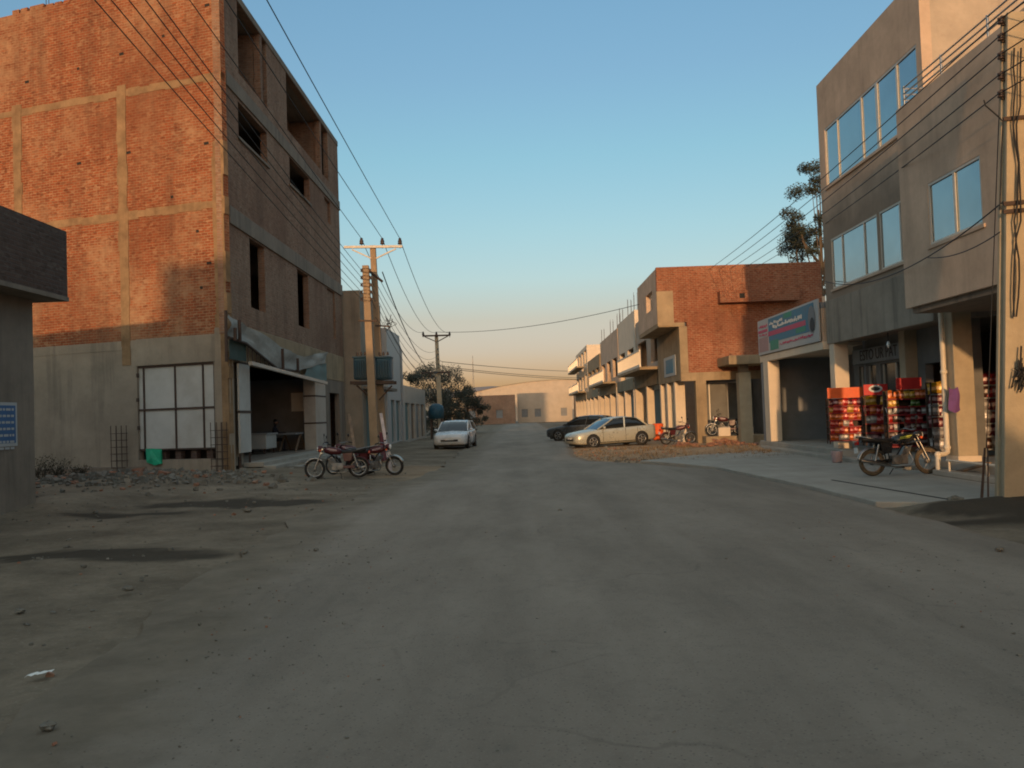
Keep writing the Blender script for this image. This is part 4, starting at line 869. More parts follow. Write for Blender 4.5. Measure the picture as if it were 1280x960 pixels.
# ================================================================== RIGHT: red brick building across the lane
BY = 42.0
B = thing('red_brick_building', 'two storey red brick building facing the camera beyond the low shop', 'building', (8.3, BY, 0))
mb = MB(); mb.wall((6.65, BY), (1, 0), 7.8, 5.75, 8.4, .24, [], 0, (0, -1)); mb.wall((8.0, BY), (1, 0), 6.45, 3.35, 5.75, .24, [], 0, (0, -1)); mb.bb((14.21, BY+.24, 0), (14.45, 56, 8.4)); mb.build('side_wall', 'brick_far', B)
mb = MB(); mb.wall((6.65, BY+.24), (0, 1), 6.6, 5.75, 8.36, .24, [(1.3, 3.4, 6.6, 7.5)], 0, (-1, 0)); mb.bb((6.89, 48.6, 5.75), (14.2, 48.84, 8.36)); mb.build('street_wall', 'render_tan', B)
mb = MB(); mb.bb((6.62, BY-.035, 5.6), (7.4, BY-.004, 7.25)); mb.build('plaster_panel', 'conc', B)
mb = MB(); mb.bb((6.66, BY+.01, 5.55), (7.9, 48.8, 5.745)); mb.build('overhang_slab', 'conc', B)
mb = MB(); mb.bb((7.62, BY-.02, 2.95), (14.45, BY+.25, 3.345)); mb.bb((7.62, BY-.03, 3.35), (7.998, BY+.24, 5.54)); mb.build('concrete_beam', 'conc', B)
mb = MB(); mb.bb((7.62, BY+.26, 3.0), (7.9, 48.8, 5.54)); mb.build('street_fascia', 'conc', B)
mb = MB(); mb.bb((7.59, 43.2, 3.3), (7.615, 46.6, 4.3), 0); mb.bb((7.58, 43.8, 3.45), (7.588, 46.0, 4.15), 1); mb.build('printed_sign', ['sign_white', 'sign_blue'], B)
mb = MB(); mb.bb((9.5, BY-.6, 6.55), (13.2, BY-.004, 7.1)); mb.bb((10.4, BY-.606, 6.72), (10.65, BY-.601, 6.95), 1); mb.build('projecting_beam', ['brick_far', 'dark'], B)
for x0, y0 in ((8.3, BY-.015), (7.64, 43.9), (7.64, 46.2), (7.64, 48.3)):
    mb = MB(); mb.bb((x0, y0, -.1), (x0+.5, y0+.38, 2.995)); mb.build('column', 'conc' if y0 < 43 else 'cream', B, bevel=.02)
mb = MB(); mb.bb((8.75, 44, 0), (14.2, 44.1, 3.0)); mb.bb((11.5, BY+.3, 0), (11.6, 49, 3.0)); mb.build('shop_back_wall', 'interior', B)
mb = MB(); mb.bb((9.3, 43.9, .4), (9.36, 43.98, 2.9)); mb.bb((10.2, 43.9, .4), (10.26, 43.98, 2.9)); mb.bb((9.3, 43.9, 2.84), (11.4, 43.98, 2.9)); mb.build('door_frame', 'alu', B)
mb = MB(); mb.bb((8.5, BY-.9, -.1), (14.2, 43.9, .32)); mb.build('plinth', 'conc', B, bevel=.02)
C_ = thing('canopy', 'concrete canopy slab on a square column in front of the red brick building', 'canopy', (10.2, 40.5, 0))
mb = MB(); mb.bb((9.35, 39.6, 3.55), (12.4, BY-.04, 3.95)); mb.build('slab', 'conc', C_, bevel=.02); mb = MB(); mb.bb((9.9, 40.2, -.1), (10.45, 40.7, 3.2)); mb.bb((9.97, 40.27, 3.2), (10.38, 40.63, 3.55), 1); mb.build('column', ['pole', 'conc_dark'], C_, bevel=.015)
for px, dx in ((895, .0), (922, 1.05)):
    mb = MB(); mb.bb((9.05+dx, 40.9, .32), (9.6+dx, 41.15, .72)); tag(mb.build('white_block', 'cream', bevel=.02), 'white block on the plinth left of the doorway' if dx == 0 else 'white block on the plinth right of the red motorcycle', 'block')
# loose brick heap
rnd = random.Random(21)
def brick_heap(cx, cy, n, sx_, sy_, lab, grp):
    proto = None
    for i in range(n):
        x, y = cx+rnd.gauss(0, sx_), cy+rnd.gauss(0, sy_); lev = max(0, .38-.25*abs(x-cx)/sx_-.2*abs(y-cy)/sy_)*rnd.random()
        if proto is None: mb = MB(); mb.box((0, 0, .038), (.23, .11, .076)); proto = mb.build('loose_brick', 'loose_brick', bevel=.006); o = proto
        else: o = proto.copy(); COL.objects.link(o)
        o.location = (x, y, g(x, y)+lev); o.rotation_euler = (rnd.uniform(-.3, .3), rnd.uniform(-.3, .3), rnd.uniform(0, 3)); tag(o, lab, 'brick', grp)
brick_heap(8.0, 35.2, 90, .75, .45, 'loose orange brick in the heap below the concrete canopy', 'bricks in the heap by the canopy')
brick_heap(7.0, 38.5, 26, .5, .4, 'loose brick in the small heap by the red brick building corner', 'bricks in the small heap by the corner')

# ================================================================== RIGHT: further row with balconies, half hidden in haze
def row_building(name, label, y0, y1, x, h, over, storeys, wallm, seed, bars=False, gnd='shutter'):
    B = thing(name, label, 'building', (x, y0, 0)); rnd = random.Random(seed); L = y1-y0; gh = 3.6; sh = (h-gh)/max(1, storeys-1)
    mb = MB(); n_ = max(2, int(L/4.2)); bay = L/n_; ops = []
    for s in range(1, storeys):
        for i in range(n_): ops.append((i*bay+.9, i*bay+bay-.9, gh+(s-1)*sh+.9-.8*(i % 2), gh+(s-1)*sh+2.5))
    mb.wall((x, y0+.24), (0, 1), L-.24, gh, h, .24, ops, 0, (-1, 0)); mb.wall((x, y0), (1, 0), 9, 0, h, .24, [], 0, (0, -1)); mb.bb((x, y1-.1, gh), (x+9, y1+.1, h-.01)); mb.build('wall', wallm, B)
    mb = MB(); mb.bb((x+.24, y0+.25, h-.3), (x+9, y1-.1, h-.15)); mb.bb((x+1.5, y0+.25, 0), (x+1.6, y1-.1, h-.3)); mb.build('room_wall', 'interior', B)
    for i in range(n_+1):
        mb = MB(); yy = y0+i*bay-(.4 if i == n_ else 0); mb.bb((x-.25, yy+.0, -.1), (x+.2, yy+.38, gh-.02)); mb.build('column', 'cream', B)
    mb = MB(); mb.bb((x-.26, y0+.01, gh-.5), (x-.002, y1-.1, gh+.3)); mb.build('fascia', 'conc', B)
    for i in range(n_):
        mb = MB(); mb.bb((x+.6, y0+i*bay+.5, 0), (x+.65, y0+(i+1)*bay-.3, 2.9)); mb.build('shutter', gnd if rnd.random() < .6 else 'teal_d', B)
    for s in range(1, storeys):
        z = gh+(s-1)*sh+.3
        if over:
            bl = MB(); bl.bb((x-over, y0+.3, z), (x-.262, y1-.3, z+.16)); bp = bl.build('balcony_slab', 'conc', B)
            bl = MB(); bl.bb((x-over, y0+.3, z+.16), (x-over+.08, y1-.3, z+.3)); bl.bb((x-over, y0+.3, z+1.05), (x-over+.08, y1-.3, z+1.13))
            k_ = int((y1-y0-.6)/.5)
            for i in range(k_+1): yy = y0+.3+i*.5; bl.bb((x-over+.01, yy, z+.3), (x-over+.07, yy+.05, z+1.05))
            bl.build('railing', 'alu', bp)
    if bars:
        for yy in (y0+.6, y0+L*.4, y1-.8):
            mb = MB()
            for dx, dy in ((0, 0), (.25, 0), (0, .25), (.25, .25)): mb.tube([(x+.1+dx, yy+dy, h-.1), (x+.12+dx, yy+dy, h+1.1+.3*rnd.random())], .015, 4)
            mb.build('starter_bar', 'brown_metal', B)
    return B
row_building('balcony_building', 'two storey building with a railed balcony behind the silver car', 49.2, 61, 8.1, 7.6, 1.4, 2, 'render_tan', 1)
row_building('tall_row_building', 'taller row building with starter bars on its roof beyond the balcony', 61.5, 72, 8.1, 8.6, 0, 2, 'cream', 2, True)
row_building('row_building', 'row building with projecting balcony near the end of the street', 72.5, 88, 8.1, 8.4, 1.3, 2, 'render_tan', 3, True)
row_building('row_building', 'pale row building second from the street end', 88.5, 104, 8.0, 7.4, 0, 2, 'conc', 4)
row_building('row_building', 'three storey row building where the street bends away', 104.5, 125, 8.0, 9.5, 1.2, 3, 'cream', 5)
# end of street: pale sunlit fronts, warehouse roof, hill
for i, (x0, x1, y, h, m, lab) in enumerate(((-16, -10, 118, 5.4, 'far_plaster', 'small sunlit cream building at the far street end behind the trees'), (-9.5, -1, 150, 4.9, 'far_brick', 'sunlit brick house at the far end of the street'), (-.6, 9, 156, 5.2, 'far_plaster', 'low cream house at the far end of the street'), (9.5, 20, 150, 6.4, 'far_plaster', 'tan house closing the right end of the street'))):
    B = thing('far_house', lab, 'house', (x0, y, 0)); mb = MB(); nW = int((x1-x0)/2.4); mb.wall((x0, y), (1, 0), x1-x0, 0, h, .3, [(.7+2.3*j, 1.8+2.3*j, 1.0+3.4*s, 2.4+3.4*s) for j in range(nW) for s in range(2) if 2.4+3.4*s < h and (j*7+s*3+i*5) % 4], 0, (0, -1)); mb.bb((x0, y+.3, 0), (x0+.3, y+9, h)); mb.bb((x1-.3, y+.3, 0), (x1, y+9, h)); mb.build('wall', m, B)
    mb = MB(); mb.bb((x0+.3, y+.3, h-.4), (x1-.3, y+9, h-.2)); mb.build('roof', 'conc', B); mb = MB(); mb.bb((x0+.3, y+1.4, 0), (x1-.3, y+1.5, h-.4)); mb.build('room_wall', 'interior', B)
    for j in range(nW):
        for s in range(2):
            if 2.4+3.4*s < h and (j*7+s*3+i*5) % 4: mb = MB(); mb.bb((x0+.7+2.3*j, y+.15, 1.0+3.4*s), (x0+1.8+2.3*j, y+.18, 2.4+3.4*s)); mb.build('window', 'interior_pale', B)
B = thing('warehouse', 'long pale arched warehouse roof seen over the far houses', 'warehouse', (8, 205, 0))
mb = MB(); n_ = 20; pr = [(-17+50*i/n_, 5.4+3.6*math.sin(PI*i/n_)) for i in range(n_+1)]; vs = [(x, y, z) for y in (200, 250) for x, z in pr]; mb.add(vs, [(i, i+1, i+n_+2, i+n_+1) for i in range(n_)], 0, True); mb.build('roof', 'far_plaster', B)
mb = MB(); mb.add([(x, 200.2, z-.05) for x, z in pr]+[(33, 200.2, 0), (-17, 200.2, 0)], [tuple(range(n_+3))]); mb.build('wall', 'far_plaster', B)
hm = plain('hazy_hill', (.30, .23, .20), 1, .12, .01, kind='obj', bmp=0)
mb = MB(); vs = []; nxh, nyh = 60, 10
for j in range(nyh+1):
    for i in range(nxh+1):
        u, v_ = i/nxh*2-1, j/nyh; vs.append((120+u*900, 1500+v_*700, -5+math.sin(PI*min(1, v_*1.0+.0))*(62*(1-abs(u)**2.2)+16*fb(u*4, v_*2, 1))))
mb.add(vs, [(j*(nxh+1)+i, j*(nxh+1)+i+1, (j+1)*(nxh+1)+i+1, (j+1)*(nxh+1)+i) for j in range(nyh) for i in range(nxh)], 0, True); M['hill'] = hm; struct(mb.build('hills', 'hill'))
mb = MB(); x_ = onY(590, 480, 190).x
for a, b_ in ((0, 0), (.6, 0), (0, .6), (.6, .6)): mb.tube([(x_+a*1, 190+b_, 0), (x_+.3, 190.3, 14.5)], .05, 4)
for z in range(1, 14, 2):
    k_ = z/15*.3; mb.tube([(x_+k_, 190+k_, z), (x_+.6-k_, 190.6-k_, z+1)], .03, 4)
tag(mb.build('lattice_mast', 'steel'), 'thin lattice mast rising above the far warehouse roof', 'mast')

# ================================================================== buildings across the junction behind the camera (their shade covers the street)
def back_block(x0, x1, y0, y1, h, m, lab):
    B = thing('opposite_building', lab, 'building', (x0, y1, 0)); mb = MB(); n_ = max(2, int((x1-x0)/3.4)); ops = [(.8+3.3*i, 2.3+3.3*i, 1+3.5*s, 2.6+3.5*s) for i in range(n_) for s in range(int(h/3.5)) if 2.3+3.3*i < x1-x0]
    mb.wall((x0, y1), (1, 0), x1-x0, 0, h, .25, ops, 0, (0, 1)); mb.bb((x0, y0, 0), (x0+.25, y1-.25, h)); mb.bb((x1-.25, y0, 0), (x1, y1-.25, h)); mb.bb((x0+.25, y0, 0), (x1-.25, y0+.25, h)); mb.build('wall', m, B)
    mb = MB(); mb.bb((x0+.25, y0+.25, h-.4), (x1-.25, y1-.25, h-.2)); mb.build('roof', 'conc', B)
    mb = MB()
    for q in ops: mb.bb((x0+q[0], y1-.2, q[2]), (x0+q[1], y1-.17, q[3]))
    mb.build('window', 'glass_d', B); return B
back_block(-50, -5.6, -32, -20, 8.3, 'conc', 'two storey concrete building across the junction behind the viewer')
back_block(-5.4, 3.6, -30, -20, 4.1, 'render_tan', 'single storey tan shop across the junction behind the viewer')
mb = MB(); mb.bb((-16.6, -27, 8.3), (-14.05, -22, 10.75)); tag(mb.build('roof_stair_house', 'conc'), 'stair house on the roof of the concrete building', 'stair house')

# ================================================================== utility poles and wires
def pole(name, label, base, top, w0, w1, mat='pole'):
    T = thing(name, label, 'utility pole', base); b_, t_ = Vector(base), Vector(top)
    mb = MB(); vs = []
    for k_ in range(7):
        u = k_/6; c = b_.lerp(t_, u); h = (w0+(w1-w0)*u)/2
        # H-section: flanges with a shallow recess on two faces
        for a, d in ((-1, -.8), (1, -.8), (1, -.35), (.72, -.28), (.72, .28), (1, .35), (1, .8), (-1, .8), (-1, .35), (-.72, .28), (-.72, -.28), (-1, -.35)): vs.append((c.x+a*h, c.y+d*h, c.z))
    n_ = 12; mb.add(vs, [(i*n_+j, i*n_+(j+1) % n_, (i+1)*n_+(j+1) % n_, (i+1)*n_+j) for i in range(6) for j in range(n_)]+[tuple(range(6*n_, 7*n_)), tuple(range(n_))[::-1]])
    mb.build('shaft', mat, T, bevel=.008); return T
def pin(parent, p, m='insul', s=1.0):
    p = Vector(p); mb = MB(); mb.lathe([(.012*s, -.12*s), (.012*s, 0), (.055*s, .0), (.07*s, .03*s), (.05*s, .06*s), (.065*s, .09*s), (.04*s, .13*s), (.045*s, .16*s), (.02*s, .19*s)], p, 'Z', 10); mb.build('insulator', m, parent)
def spool(parent, p, dx, m='insul'):
    p = Vector(p); mb = MB(); mb.lathe([(.03, -.05), (.05, -.045), (.05, -.025), (.03, 0), (.05, .025), (.05, .045), (.03, .05)], p, 'Z', 10); mb.bb((min(p.x, p.x+dx), p.y-.02, p.z-.075), (max(p.x, p.x+dx), p.y+.02, p.z-.06), 1); mb.bb((min(p.x, p.x+dx), p.y-.02, p.z+.06), (max(p.x, p.x+dx), p.y+.02, p.z+.075), 1); mb.build('insulator', [m, 'brown_metal'], parent)
WIRE_N = [0]
def wire(p, q, sag, label, group, r=.011, n=22):
    p, q = Vector(p), Vector(q); mb = MB(); pts = [p.lerp(q, i/n)-Vector((0, 0, 4*sag*(i/n)*(1-i/n))) for i in range(n+1)]
    mb.tube(pts, r, 5); return tag(mb.build('overhead_wire', 'wire'), label, 'wire', group)
# left pair with transformer
YA, YBp = 32.5, 33.6
pa0, pa1 = onY(469.5, 578, YA), onY(457, 332, YA); pb0, pb1 = onY(480, 575, YBp), onY(466, 307, YBp)
pa0.z = pb0.z = -.1
PA = pole('utility_pole', 'shorter concrete pole with a vertical stack of insulators beside the brick building', pa0, pa1, .31, .23, 'pole_brown')
PB = pole('utility_pole', 'tall concrete pole with a long steel crossarm beside the brick building', pb0, pb1, .29, .21, 'pole_brown')
ax = onY(430, 309, YBp-.15); bx_ = onY(503, 308, YBp-.15)
mb = MB(); mb.bar(ax, bx_, .09, .09); mb.build('crossarm', 'steel', PB)
mb = MB(); mb.bar(onY(440, 312, YBp-.12), onY(464, 323, YBp-.1), .05); mb.bar(onY(495, 311, YBp-.12), onY(470, 323, YBp-.1), .05); mb.build('crossarm_brace', 'steel', PB)
tops = []
for px in (452, 478, 500):
    p = onY(px, 306, YBp-.15); pin(PB, p+Vector((0, 0, .02)), 'insul', 1.3); tops.append(p+Vector((0, 0, .24)))
stk = []
for i, py in enumerate((338, 347, 356, 365, 374)):
    p = onY(462.5+i*.4, py, YA-.1); spool(PA, p, -.12); stk.append(p)
    p2 = onY(452, py, YA-.1); spool(PA, p2, .18)
mb = MB(); mb.bar(onY(458, 336, YA+.2), onY(478, 352, YBp-.2), .07); mb.build('tie_bar', 'brown_metal', PA)
mb = MB(); mb.bar(onY(448, 401, YA-.1), onY(472, 401, YA-.1), .06); mb.build('pole_clamp', 'brown_metal', PA); mb = MB(); mb.bar(onY(469, 407, YBp-.25), onY(487, 408, YBp-.25), .05); mb.build('pole_clamp', 'brown_metal', PB)
# bundle of service drops
rnd = random.Random(9); mb = MB(); c = onY(485, 405, YBp-.2)
for _ in range(16):
    q = c+Vector((rnd.gauss(0, .12), rnd.gauss(0, .1), rnd.gauss(0, .12))); r_ = c+Vector((rnd.gauss(0, .2), rnd.gauss(0, .1), rnd.gauss(0, .2))); mb.tube([q, q.lerp(r_, .5)+Vector((0, 0, rnd.uniform(-.2, .1))), r_], .012, 4)
mb.build('cable_tangle', 'wire', PB)
for px0, px1, lab in ((470, 491, 'blue transformer tank on the right of the twin poles'), (443, 462, 'teal transformer tank on the left of the twin poles')):
    c = onY((px0+px1)/2, 476, 33.1); TT = thing('transformer', lab, 'transformer', c); h = onY((px0+px1)/2, 446, 33.1).z-c.z; wd = (px1-px0)/FPX*33.1
    mb = MB(); mb.box(c+Vector((0, 0, h*.5)), (wd*.9, .6, h*.92)); mb.build('tank', 'teal', TT, bevel=.06)
    mb = MB()
    for i in range(6): mb.box(c+Vector((-wd*.38+i*wd*.152, -.34, h*.48)), (.03, .12, h*.7))
    mb.build('cooling_fin', 'teal', TT); mb = MB(); mb.box(c+Vector((0, 0, h*.97)), (wd, .68, .05)); mb.build('lid', 'teal', TT, bevel=.01)
    for i in (-1, 0, 1): pin(TT, c+Vector((i*wd*.25, 0, h+.06)), 'insul', .7)
    WIRE_T = c
PT = thing('transformer_platform', 'rusty steel platform carrying the transformer tanks between the twin poles', 'platform', onY(468, 482, 33.1))
mb = MB()
for dy in (-.35, .35): mb.bar(onY(440, 479, 33.1)+Vector((0, dy, 0)), onY(494, 478, 33.1)+Vector((0, dy, 0)), .1, .12)
mb.build('beam', 'brown_metal', PT); mb = MB(); mb.bar(onY(446, 482, 33.1), onY(467, 500, 33.0), .06); mb.bar(onY(490, 482, 33.1), onY(474, 500, 33.0), .06); mb.build('strut', 'brown_metal', PT)
# second pole, down the street
p0, p1 = onY(551, 524, 70), onY(545.5, 420, 70); p0.z = -.1
P2 = pole('utility_pole', 'concrete pole with two crossarms rising behind the bushes down the street', p0, p1, .42, .26)
mb = MB(); mb.bar(onY(528, 420, 69.8), onY(563, 419, 69.8), .12); mb.bar(onY(527, 466, 69.8), onY(563, 465, 69.8), .12); mb.bar(onY(531, 421, 69.8), onY(545, 427, 69.8), .07); mb.bar(onY(560, 420, 69.8), onY(547, 427, 69.8), .07)
for px in (527.5, 538, 561): mb.bar(onY(px, 465, 69.8), onY(px, 472, 69.8), .1)
mb.build('crossarm', 'brown_metal', P2)
t2 = []
for px in (529, 545.5, 562): p = onY(px, 419, 69.8); pin(P2, p, 'insul', 1.5); t2.append(p+Vector((0, 0, .25)))
s2 = []
for py in (436, 443, 449, 455, 460): p = onY(547.8, py, 69.7); spool(P2, p, -.15); s2.append(p)
# wires of the left line
thr = [(200, -60), (268, -30), (338, 0)]
for i in range(3):
    q = onY(*thr[i], 15); d = (q-tops[i])/(15-tops[i].y); e_ = tops[i]+d*(-8-tops[i].y)
    wire(tops[i], e_, .12, 'high overhead wire from the long crossarm towards the viewer along the left side', 'conductors above the brick building')
    wire(tops[i], t2[i], 1.1, 'overhead wire sagging from the long crossarm to the far crossarm pole', 'conductors between the two crossarm poles', .013)
thr = [(212, 0), (198, 0), (178, 0), (157, 0), (137, 0)]
for i in range(5):
    p = onY(452, (338, 347, 356, 365, 374)[i], YA-.1); q = onY(*thr[i], 12); d = (q-p)/(12-p.y); e_ = p+d*(-4-p.y)
    wire(p, e_, .25, 'thin overhead wire crossing the brick building from the stacked insulators', 'low wires in front of the brick building', .009)
    wire(stk[i], s2[i], 1.3+.12*i, 'thin overhead wire sagging from the stacked insulators to the far pole', 'low wires between the left poles', .010)
wire(onY(478, 340, YBp), s2[4]+Vector((0, 0, -.3)), 1.2, 'thick drooping black cable from the tall left pole to the far pole', 'drooping service cables', .022)
wire(onY(484, 405, YBp), s2[4]+Vector((0, 0, -.6)), 1.0, 'black cable drooping below the others to the far pole', 'drooping service cables', .014)
wire(t2[1], onY(812, 377, 47.5), .5, 'single black wire crossing the street from the far pole to the red brick building', None, .017)
for i, (a, b_) in enumerate(((458, 470), (452, 463), (460, 476))): wire(onY(552, a, 69.8), onY(800, b_-2*i, 150), .6, 'faint far wire crossing low over the end of the street', 'faint far wires', .025)
# right pole
rp0 = onY(1262, 612, 13.7); rp1 = onY(1266, 18, 13.62); rp0.z = -.1
PRr = pole('utility_pole', 'near concrete pole at the right edge with stacked insulators and cables', rp0, rp1, .36, .27)
ins = []
for i, py in enumerate((26, 47, 70, 95, 118)):
    p = onY(1251, py, rp0.y-.05); spool(PRr, p, .16); ins.append(p+Vector((-.05, 0, 0)))
mb = MB()
for py in (146, 252, 262): mb = MB(); a, b_ = onY(1254, py+3, rp0.y-.2), onY(1284, py, rp0.y-.2); mb.bar(a, b_, .035, .06); mb.build('pole_clamp', 'brown_metal', PRr)
rnd = random.Random(4); mb = MB()
for k_ in range(2):
    pts = [onY(1268+rnd.uniform(-2, 6)+3*k_, py, rp0.y-.27-.02*k_) for py in range(60, 420, 24)]; mb.tube(pts, .014, 5)
for _ in range(10):
    c = onY(1277, 470, rp0.y-.28); q = [c+Vector((rnd.gauss(0, .07), rnd.gauss(0, .03), rnd.gauss(0, .13))) for _ in range(4)]; mb.tube(q, .014, 5)
mb.build('hanging_cable', 'wire', PRr)
mb = MB(); mb.tube([onY(1230, 125, rp0.y-.1), onY(1232, 132, rp0.y-.1), onY(1246, 144, rp0.y-.15), onY(1254, 152, rp0.y-.2), onY(1252, 190, rp0.y-.2), onY(1250, 262, rp0.y-.2)], .012, 5); mb.build('jumper_cable', 'wire', PRr)
ends = [(886, 337), (899, 337), (913, 336), (928, 336), (943, 335)]
for i in range(5):
    wire(ins[i], onY(*ends[i], 41.93), .18, 'overhead wire running past the right buildings from the near pole', 'wires along the right buildings', .011, 30)
    wire(ins[i], ins[i]+Vector((1.8, -16, .9)), .2, 'overhead wire running back over the viewer from the near pole', 'wires behind the near pole', .011)
wire(onY(1254, 252, rp0.y-.2), onX(1032, 352, 9.1), .5, 'service cable drooping across the tan front block to the glazed building', None, .012)
wire(onY(1250, 290, rp0.y-.2), onX(1160, 322, 8.1), .12, 'short service cable drooping below the front block window', None, .01)
sa = onG(1231, 630, .05); wire(onY(1252, 60, rp0.y), onY(1233, 560, sa.y+.3), 0, 'straight steel stay wire beside the near pole', None, .008, 4)
ST = thing('stay_anchor', 'rusty four legged stay anchor in the ground left of the near pole', 'anchor', sa)
mb = MB(); c = onY(1233, 560, sa.y+.3)
for dx, dy in ((-.08, 0), (.06, .03), (0, .1), (.02, -.06)): mb.tube([(sa.x+dx, sa.y+dy, -.05), (c.x+dx*.4, c.y+dy*.4, c.z)], .012, 5)
mb.build('rod', 'brown_metal', ST); mb = MB(); mb.box((sa.x, sa.y, .07), (.34, .3, .06)); mb.build('foot_plate', 'brown_metal', ST)

# ================================================================== motorcycles
def make_bike(label, paint, decal, tyre='rubber', loc=(0, 0, 0), dust=False):
    T = thing('motorcycle', label, 'motorcycle', (0, 0, 0), None); R = .29; fx, rx = .62, -.60
    for nm, x in (('front_wheel', fx), ('rear_wheel', rx)):
        mb = MB(); rr = R-.042
        pts = [(x+rr*math.cos(a), 0, R+rr*math.sin(a)) for a in np.linspace(0, 2*PI, 32, endpoint=False)]; mb.tube(pts, .042, 8, closed=True); W_ = mb.build(nm, tyre, T)
        mb = MB(); rr2 = R-.08; mb.tube([(x+rr2*math.cos(a), 0, R+rr2*math.sin(a)) for a in np.linspace(0, 2*PI, 32, endpoint=False)], .018, 6, closed=True); mb.build('rim', 'rim' if not dust else 'wood', W_)
        mb = MB()
        for k_ in range(18):
            a = k_*2*PI/18; s = .03 if k_ % 2 else -.03; mb.tube([(x+.03*math.cos(a+.5), s, R+.03*math.sin(a+.5)), (x+rr2*math.cos(a), 0, R+rr2*math.sin(a))], .0035, 4)
        mb.build('spokes', 'chrome', W_); mb = MB(); mb.lathe([(.03, -.05), (.055, -.045), (.06, 0), (.055, .045), (.03, .05)], (x, 0, R), 'Y', 14); mb.build('hub', 'engine', W_)
    mb = MB()
    for s in (-1, 1): mb.tube([(fx, .075*s, R), (fx-.12, .075*s, R+.3), (fx-.235, .075*s, R+.57)], [.021, .021, .016], 8)
    mb.box((fx-.22, 0, R+.54), (.05, .2, .035)); mb.box((fx-.19, 0, R+.43), (.05, .2, .035)); mb.build('front_fork', 'chrome', T)
    mb = MB(); hx, hz = fx-.27, R+.68
    mb.tube([(hx-.13, -.36, hz+.02), (hx-.03, -.24, hz+.05), (hx+.03, -.08, hz), (hx+.03, .08, hz), (hx-.03, .24, hz+.05), (hx-.13, .36, hz+.02)], .013, 8); H_ = mb.build('handlebar', 'chrome', T)
    for s in (-1, 1):
        mb = MB(); mb.tube([(hx-.06, .275*s, hz+.04), (hx-.14, .365*s, hz+.02)], .019, 8); mb.build('grip', 'blackp', H_)
        mb = MB(); mb.tube([(hx-.03, .23*s, hz+.05), (hx-.02, .27*s, hz+.2)], .006, 5); mb.ball((hx-.03, .31*s, hz+.24), (.015, .065, .045), 12, 8); mb.build('mirror', 'blackp', T)
    mb = MB(); mb.lathe([(.04, -.14), (.085, -.08), (.095, 0), (.09, .02)], (fx-.12, 0, R+.56), 'X', 16); h_ = mb.build('headlight', paint, T)
    mb = MB(); mb.lathe([(.082, 0), (.07, .025), (.03, .035), (.005, .037)], (fx-.101, 0, R+.56), 'X', 16); mb.build('lens', 'lamp_glass', h_)
    for s in (-1, 1):
        mb = MB(); mb.ball((fx-.16, .15*s, R+.5), (.035, .03, .03), 10, 6); mb.tube([(fx-.2, .07*s, R+.5), (fx-.17, .14*s, R+.5)], .008, 5); mb.build('indicator', 'orange_board', T)
    mb = MB(); prof = [(-.14, .03, .04), (-.1, .095, .09), (.02, .125, .12), (.18, .13, .125), (.3, .105, .1), (.36, .05, .05)]; vs = []
    for x, hw, hh in prof:
        for j in range(14):
            a = 2*PI*j/14; ca_, sa_ = math.cos(a), math.sin(a); vs.append((x, hw*math.copysign(abs(ca_)**.8, ca_), R+.50+hh*(math.copysign(abs(sa_)**.8, sa_))*(1 if sa_ > 0 else .75)-.05*(.36-x)/.5))
    mb.add(vs, [(i*14+j, (i+1)*14+j, (i+1)*14+(j+1) % 14, i*14+(j+1) % 14) for i in range(5) for j in range(14)]+[tuple(range(14)), tuple(range(70, 84))[::-1]], 0, True); tk = mb.build('fuel_tank', paint, T)
    mb = MB()
    for s in (-1, 1):
        mb.add([(.0, .1265*s, R+.49), (.24, .1285*s, R+.53), (.29, .1165*s, R+.56), (.16, .1345*s, R+.55), (.0, .1305*s, R+.52)], [(0, 1, 2, 3, 4)]); mb.add([(.0, .129*s, R+.47), (.2, .133*s, R+.50), (.24, .130*s, R+.515), (.0, .1295*s, R+.482)], [(0, 1, 2, 3)])
    mb.build('tank_stripe', decal, tk)
    mb = MB(); vs = []
    for x, hw, z in ((-.13, .1, .475), (-.2, .125, .47), (-.4, .135, .47), (-.6, .13, .50), (-.78, .11, .525), (-.82, .08, .515)):
        for y, dz in ((-1, -.06), (-1, -.01), (-.75, .03), (0, .04), (.75, .03), (1, -.01), (1, -.06)): vs.append((x, hw*y, R+z+dz))
    mb.add(vs, [(i*7+j, i*7+j+1, (i+1)*7+j+1, (i+1)*7+j) for i in range(5) for j in range(6)]+[(i*7, (i+1)*7, (i+1)*7+6, i*7+6) for i in range(5)]+[tuple(range(7)), tuple(range(35, 42))[::-1]], 0, True); mb.build('seat', 'seatv', T)
    mb = MB(); mb.tube([(fx-.24, 0, R+.55), (.1, 0, R+.34), (-.1, 0, R+.06), (-.25, 0, R+.05)], .02, 8); mb.tube([(fx-.26, 0, R+.6), (0, 0, R+.5), (-.35, 0, R+.42), (-.8, 0, R+.46)], .02, 8)
    for s in (-1, 1): mb.tube([(-.2, .05*s, R+.04), (-.4, .09*s, R+.03), (rx, .1*s, R)], .017, 8); mb.tube([(-.3, .1*s, R+.42), (-.25, .08*s, R+.05)], .015, 8)
    mb.build('frame', 'blackp', T)
    mb = MB()
    for s in (-1, 1):
        mb.tube([(rx+.02, .115*s, R+.02), (rx+.13, .115*s, R+.38)], .022, 8)
        for i in range(9): u = .25+.07*i; mb.lathe([(.034, -.006), (.034, .006)], (rx+.02+.11*u, .115*s, R+.02+.36*u), 'Z', 10)
    mb.build('rear_shock', 'chrome', T)
    mb = MB(); mb.box((-.02, 0, R+.04), (.34, .2, .2)); mb.lathe([(.09, -.13), (.1, -.12), (.1, .12), (.09, .13)], (-.08, 0, R+.03), 'Y', 16); mb.bar((.08, 0, R+.1), (.2, 0, R+.3), .13, .14)
